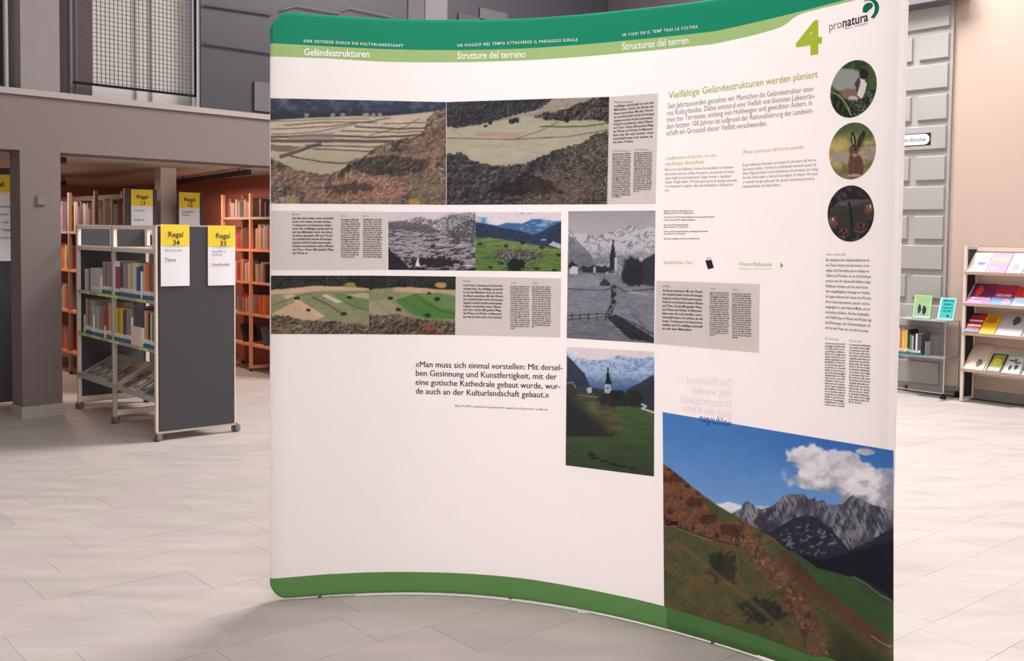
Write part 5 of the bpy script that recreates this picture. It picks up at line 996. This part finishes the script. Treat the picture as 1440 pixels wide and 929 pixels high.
fill(rr, 4.693, 9.61, 10.0, .59, 0, 'books in the orange shelf', 'second lowest board, left bay, orange-lit shelf', ['grey', 'red', 'tan'], .14, .2, .8)
fill(rr, 4.693, 9.14, 9.5, 1.563, 0, 'books in the orange shelf', 'top board, right bay, orange-lit shelf', cool, .12, .2, .6)
fill(rr, 4.693, 9.61, 10.15, 1.563, 0, 'books in the orange shelf', 'top board, left bay, orange-lit shelf', cool, .14, .2)
for v, c, w_ in ((9.75, 'black', 'left'), (9.3, 'dark grey', 'right')): put_book(c, .035, .15, .2, uv(4.72, v, .285), T, '%s book leaning on the lowest board, %s bay, orange-lit shelf' % (c, w_), 'books in the orange shelf', -.42, False)
for z, nm, pal, h0, h1 in ((1.40, 'highest board', cool, .2, .3), (1.03, 'second board', warm, .17, .25), (.63, 'third board', warm, .17, .25), (.23, 'lowest board', ['red', 'orange', 'brown', 'grey'], .15, .25)):
    for b_, (va, vb) in enumerate(((8.93, 9.64), (9.70, 10.4), (10.46, 11.15), (11.2, 11.85))):
        if z < 1.3: va, vb = max(va, 10.5), min(vb, 11.15)
        vb = min(vb, 11.15)
        if vb-va < .1: continue
        fill(rr, 3.19, va, vb, z, 0, 'books in the shelf row left of the column', '%s, %s bay, shelf left of column' % (nm, ORD[b_]), pal, h0, h1, .94)

# --- face-out display rack on the right wall
RU, RV = 8.853, 4.262
rack = thing('magazine_rack', 'cream steel magazine rack with black perforated side and four sloping shelves', 'rack', uv(RU, RV), T)
RL = 1.25; RD = .212
for yy in (0, -RL):
    for x in (0, RD-.022): m = MB(); m.box(x, x+.024, yy-.014, yy+.014, 0.004, 1.367, c=.004); m.build('post', M_cream, rack)
    m = MB(); m.box(.02, RD-.02, yy-.003, yy+.003, .03, 1.335); m.build('side_panel', mat('rack_black', (34, 38, 46), .6), rack, 'black perforated side panel')
    for z in (.004, 1.335): m = MB(); m.box(.02, RD-.02, yy-.011, yy+.011, z, z+.024); m.build('side_rail', M_cream, rack)
for z in (.215, 1.318): m = MB(); m.box(RD-.022, RD-.008, -RL, 0, z, z+.035); m.build('back_rail', M_cream if z > 1 else mat('rail_white', (214, 206, 196), .5), rack)
M_board = mat('rack_board', (214, 194, 178), .5, var=.03)
RZ = (1.13, .855, .598, .278); SLH = (.175, .17, .165, .2)
for z, sh in zip(RZ, SLH):
    x1_ = .165 if z > .3 else .2
    m = MB(); vs = [(-.012, 0, z), (-.012, -RL, z), (x1_, -RL, z+sh), (x1_, 0, z+sh), (-.012, 0, z-.012), (-.012, -RL, z-.012), (x1_, -RL, z+sh-.01), (x1_, 0, z+sh-.01)]
    vs = [(x, y-.006 if y == 0 else y+.006, zz) for x, y, zz in vs]
    m.add(vs, [(0, 3, 2, 1), (4, 5, 6, 7), (0, 1, 5, 4), (1, 2, 6, 5), (2, 3, 7, 6), (3, 0, 4, 7)]); m.build('sloping_shelf', M_board, rack)
    m = MB(); m.box(-.03, -.012, -RL+.006, -.006, z-.014, z+.012, c=.002); m.build('shelf_lip', mat('lip_brown', (176, 150, 134), .5), rack)
def rack_item(row, x0, x1, hh, name, label, cols, lines=(), t=.006, tilt=0):
    z = RZ[row]; sh = SLH[row]; xr_ = .177 if row < 3 else .212; sl = math.atan2(sh, xr_); yy = (375, 420, 463, 512)[row]
    va, vb = vat(x0, yy, RU), vat(x1, yy, RU)
    p = uv(RU-.009, va, z+.004); L_ = math.hypot(xr_, sh)
    return flat_item(name, label, 'magazine' if name == 'magazine' else 'book', 'publications in the magazine rack', p, T-math.pi/2, sl, abs(va-vb), L_*hh, cols, lines, t)
w_ = (240, 238, 240)
rack_item(0, 1366.5, 1385.5, .86, 'magazine', 'pale blue magazine with white letters, leftmost on the top rack shelf', [(150, 176, 214), (.1, .9, .35, .62, (176, 186, 220)), (.2, .8, .4, .58, (96, 96, 150))], [('INFIT', .1, .9, .72, .24, w_), ('TER', .2, .85, .12, .28, w_)])
rack_item(0, 1387.5, 1414, .95, 'magazine', 'pink and mauve magazine with a yellow title on the top rack shelf', [(206, 132, 160), (.05, .95, .08, .42, (168, 120, 156)), (.1, .6, .1, .3, (206, 150, 180))], [('MANGAS', .08, .92, .55, .26, (250, 226, 120))], .009)
rack_item(0, 1417, 1437.5, .95, 'magazine', 'light blue magazine with red figures, third on the top rack shelf', [(150, 196, 226), (.1, .9, .6, .9, (190, 216, 236)), (.2, .7, .1, .5, (206, 130, 130))], [('Comic', .15, .85, .7, .2, w_)], .009)
rack_item(0, 1440, 1462, .9, 'magazine', 'orange red magazine at the right photo edge on the top rack shelf', [(214, 96, 84)])
rack_item(1, 1359.5, 1391, 1.0, 'magazine', 'purple magazine with a red orange figure, leftmost on the second rack shelf', [(120, 44, 96), (.0, 1, .0, .3, (206, 130, 190)), (.18, .5, .38, .9, (232, 72, 48))], [('GESCHICHTE', .1, .95, .24, .12, w_), ('heute', .1, .6, .08, .1, w_)])
rack_item(1, 1391.5, 1422, .98, 'magazine', 'crimson magazine with blue lower part, second on the second rack shelf', [(176, 40, 76), (.0, 1, .0, .36, (120, 160, 216)), (.5, .9, .05, .32, (226, 160, 190))], [('GESUND', .15, .85, .42, .16, w_)])
rack_item(1, 1423, 1450, .92, 'magazine', 'red magazine with pale blue lower part at the right end, second rack shelf', [(214, 52, 44), (.0, 1, .0, .45, (190, 220, 240)), (.3, .7, .55, .9, (232, 110, 70))], [('ZEIT', .1, .8, .12, .2, (120, 150, 200))])
rack_item(2, 1357.5, 1377, .95, 'book', 'red, white and blue striped paperback, leftmost on the third rack shelf', [(196, 48, 52), (.0, 1, .0, .16, (70, 150, 210)), (.3, .7, .02, .1, (230, 110, 70)), (.0, 1, .3, .38, w_), (.4, .6, .7, .8, (60, 90, 80)), (.0, 1, .55, .62, w_), (.2, .6, .85, .97, (50, 80, 70))], (), .02)
rack_item(2, 1377.5, 1398.5, .95, 'book', 'yellow book with an orange title, second on the third rack shelf', [(240, 184, 32), (.15, .8, .55, .8, (206, 120, 30))], [('RHEIN', .2, .8, .82, .1, (150, 90, 30))], .012)
rack_item(2, 1399.5, 1436, 1.05, 'book', 'large pale grey book with a dark ink drawing, third rack shelf', [(196, 190, 194), (.04, .96, .05, .32, (216, 212, 216)), (.45, .75, .5, .9, (84, 80, 86))], (), .008)
rack_item(2, 1437, 1460, .95, 'book', 'mauve book at the right photo edge on the third rack shelf', [(170, 150, 190)])
rack_item(3, 1356, 1383, 1.02, 'book', 'cream folder with a small dark oval sketch, leftmost on the lowest rack shelf', [(224, 200, 182), (.0, 0.01, .0, 0.01, (224, 200, 182)), (.5, .82, .12, .42, (110, 100, 100))], (), .008)
rack_item(3, 1386.5, 1408, .72, 'book', 'black paperback with yellow green graphics on the lowest rack shelf', [(52, 52, 48), (.12, .9, .12, .95, (150, 170, 90)), (.2, .75, .4, .75, (232, 206, 50)), (.1, .85, .06, .22, w_)], [('GRAUBÜNDEN', .12, .8, .1, .1, (80, 80, 90))])
rack_item(3, 1409.5, 1434, .82, 'book', 'pale green book with a scattered black pattern on the lowest rack shelf', [(160, 190, 178), (.1, .92, .06, .8, (206, 214, 210)), (.25, .45, .15, .4, (60, 64, 66)), (.5, .85, .5, .56, (60, 64, 66)), (.55, .8, .2, .45, (70, 70, 74)), (.15, .4, .58, .64, (60, 64, 66)), (.4, .6, .55, .72, (150, 80, 90))])
rack_item(3, 1435.5, 1460, .7, 'book', 'dark blue book at the right photo edge on the lowest rack shelf', [(44, 48, 66), (.1, .9, .0, .2, w_)])

# --- chrome cart
CU, CV = 8.795, 4.395; CW, CD = .478, .262
cart = thing('tube_cart', 'chrome tube cart with two grey metal shelves on black castors', 'cart', uv(CU, CV), T)
M_chr = mat('chrome', (206, 206, 210), .18, 1.0, var=.0); M_met = mat('cart_panel', (176, 178, 180), .4, var=.02)
TZ = (.052, .36, .688)
for x in (0, CD):
    for y in (0, CW):
        m = MB(); m.tube([(x, y, .052), (x, y, .69)], .0062, 10); m.build('leg', M_chr, cart)
        caster(x, y, cart, .019, mat('castor_black', (26, 26, 28), .5), 1.1)
for z in TZ:
    for x in (0, CD): m = MB(); m.tube([(x, 0, z), (x, CW, z)], .006, 10); m.build('rail', M_chr, cart)
    for y in (0, CW): m = MB(); m.tube([(0, y, z), (CD, y, z)], .006, 10); m.build('rail', M_chr, cart)
for z in TZ[1:]: m = MB(); m.box(.006, CD-.006, .006, CW-.006, z-.001, z+.005); m.build('shelf_panel', M_met, cart)
CT = TZ[2]+.0062
def vcart(x, y=480, pu=CU): return vat(x, y, pu)
def stand_book(label, x0, x1, y0, y1, d0, cols, lines, lean, base=True):
    pu = CU+d0; va, vb = vat(x0, y1, pu), vat(x1, y1, pu); h = onpl((x0+x1)/2, y0, uv(pu, 0), U)[2]-CT
    p = uv(pu, va, CT+.003); o = flat_item('book', label, 'book', 'books standing on the cart top', p, T-math.pi/2, math.pi/2-lean, abs(va-vb), h/math.cos(lean), cols, lines, .012)
    q = thing('book_stand', 'clear plastic stand under the ' + label.split(',')[0], 'stand', uv(pu, va, CT), T-math.pi/2)
    w2 = abs(va-vb); mt = mat('acrylic', (206, 220, 214), .2, transl=.4)
    m = MB(); m.box(0, w2, -.028, .06, 0, .003); m.build('base', mt, q); m = MB(); m.box(0, w2, -.028, -.025, .0, .014); m.build('front_lip', mt, q)
    m = MB(); c_, s_ = math.cos(lean), math.sin(lean); m.box(w2*.2, w2*.8, 0, .003, 0, h*.8, fn=lambda r: (r[0], r[1]+r[2]*s_/c_+.006, r[2]+.002)); m.build('back_plate', mt, q)
stand_book('pale green book with two dark animals on the cover, left on the cart top', 1284, 1308.5, 415.5, 445.5, .10, [(176, 206, 148), (.08, .92, .1, .97, (150, 188, 140)), (.25, .45, .2, .6, (50, 56, 84)), (.02, .98, .02, .09, (220, 226, 214)), (.52, .74, .16, .55, (44, 44, 50))], [('TIERWELT', .12, .9, .84, .11, (190, 206, 60))], .16)
stand_book('turquoise book with dark lines of writing, right on the cart top', 1318.5, 1341, 420, 448, .07, [(206, 224, 222), (.1, .95, .08, .97, (64, 180, 172)), (.55, .7, .14, .24, (30, 40, 60))], [('BERGE', .2, .85, .84, .09, (30, 90, 100)), ('SEEN', .25, .8, .68, .09, (30, 90, 100)), ('WÄLDER', .2, .85, .52, .09, (30, 90, 100)), ('TÄLER', .2, .8, .38, .09, (30, 90, 100))], .3)
cz = TZ[1]+.0055; cb = [(1259.5, 1264.5, 462, 'white'), (1264.5, 1268.5, 464, 'orange'), (1268.5, 1270.5, 464, 'cream'), (1270.5, 1275.5, 463.5, 'yellow'), (1276, 1278.5, 463, 'black'), (1278.6, 1281.5, 470, 'green'), (1281.7, 1284, 472, 'pale blue'), (1284.3, 1287, 470, 'black'), (1287, 1289.6, 469, 'white'), (1289.8, 1295, 470, 'dark grey')]
for i, (x0, x1, yt, c) in enumerate(cb):
    pu = CU+.02; va, vb = vat(x0, 496, pu), vat(x1, 496, pu); h = onpl((x0+x1)/2, yt, uv(pu, 0), U)[2]-cz
    put_book(c, abs(va-vb)*.96, .15, h, uv(pu, vb, cz), T, '%s book, %s from left on the middle shelf of the chrome cart' % (c, ORD[i]), 'books on the cart shelf', 0.0, True)
v0 = vat(1301, 498, CU+.02); o = thing('bookend', 'grey metal bookend right of the books on the cart', 'bookend', uv(CU+.02, v0, cz), T); m = MB(); m.box(0, .1, 0, .003, 0, .13, c=.001); m.build('upright_plate', M_met, o); m = MB(); m.box(0, .1, 0, .05, 0, .0012); m.build('foot_plate', M_met, o)
va, vb = vat(1259, 498, CU), vat(1297, 498, CU); m = MB(); m.box(.0065, .009, vb-CV, va-CV, TZ[1]+.005, TZ[1]+.024); m.build('label_strip', M_teal, cart, 'teal strip in front of the books')

# --- name plate on the rusticated wall
pp = UW-.053; Wp = uv(pp, 0); a = onpl(1309, 194, Wp, U); va = float(a @ V); zt_, zb2 = onpl(1306, 186.5, Wp, U)[2], onpl(1306, 204, Wp, U)[2]
hh = zt_-zb2; ln = .47
pt = thing('name_plate', 'white rounded name plate with black lettering on the grey rusticated wall', 'sign', uv(pp, va+ln, zb2), T-math.pi/2)
m = MB(); m.box(0, ln, .0, .004, 0, hh); m.build('backing', mat('plate_black', (24, 24, 26), .5), pt)
r_ = hh*.43; n = 14; cxr, cxl = ln-r_-.012, r_+.012
pts = [(cxr+r_*math.cos(-math.pi/2+math.pi*i/n), hh/2+r_*math.sin(-math.pi/2+math.pi*i/n)) for i in range(n+1)]+[(cxl+r_*math.cos(math.pi/2+math.pi*i/n), hh/2+r_*math.sin(math.pi/2+math.pi*i/n)) for i in range(n+1)]
m = MB(); m.prism(pts, lambda p: (p[0], -.0005, p[1]), lambda p: (p[0], -.004, p[1])); m.build('plate', mat('enamel_white', (236, 236, 240), .35), pt)
m = MB(); text_plane(m, 'Landes-Bibliothek', (ln-.045-.275, -.0048, hh*.34), (1, 0, 0), (0, 0, 1), hh*.5, .006, shear=.12, width=.275); m.build('lettering', mat('ink_plate', (40, 40, 46), .5, var=0), pt)
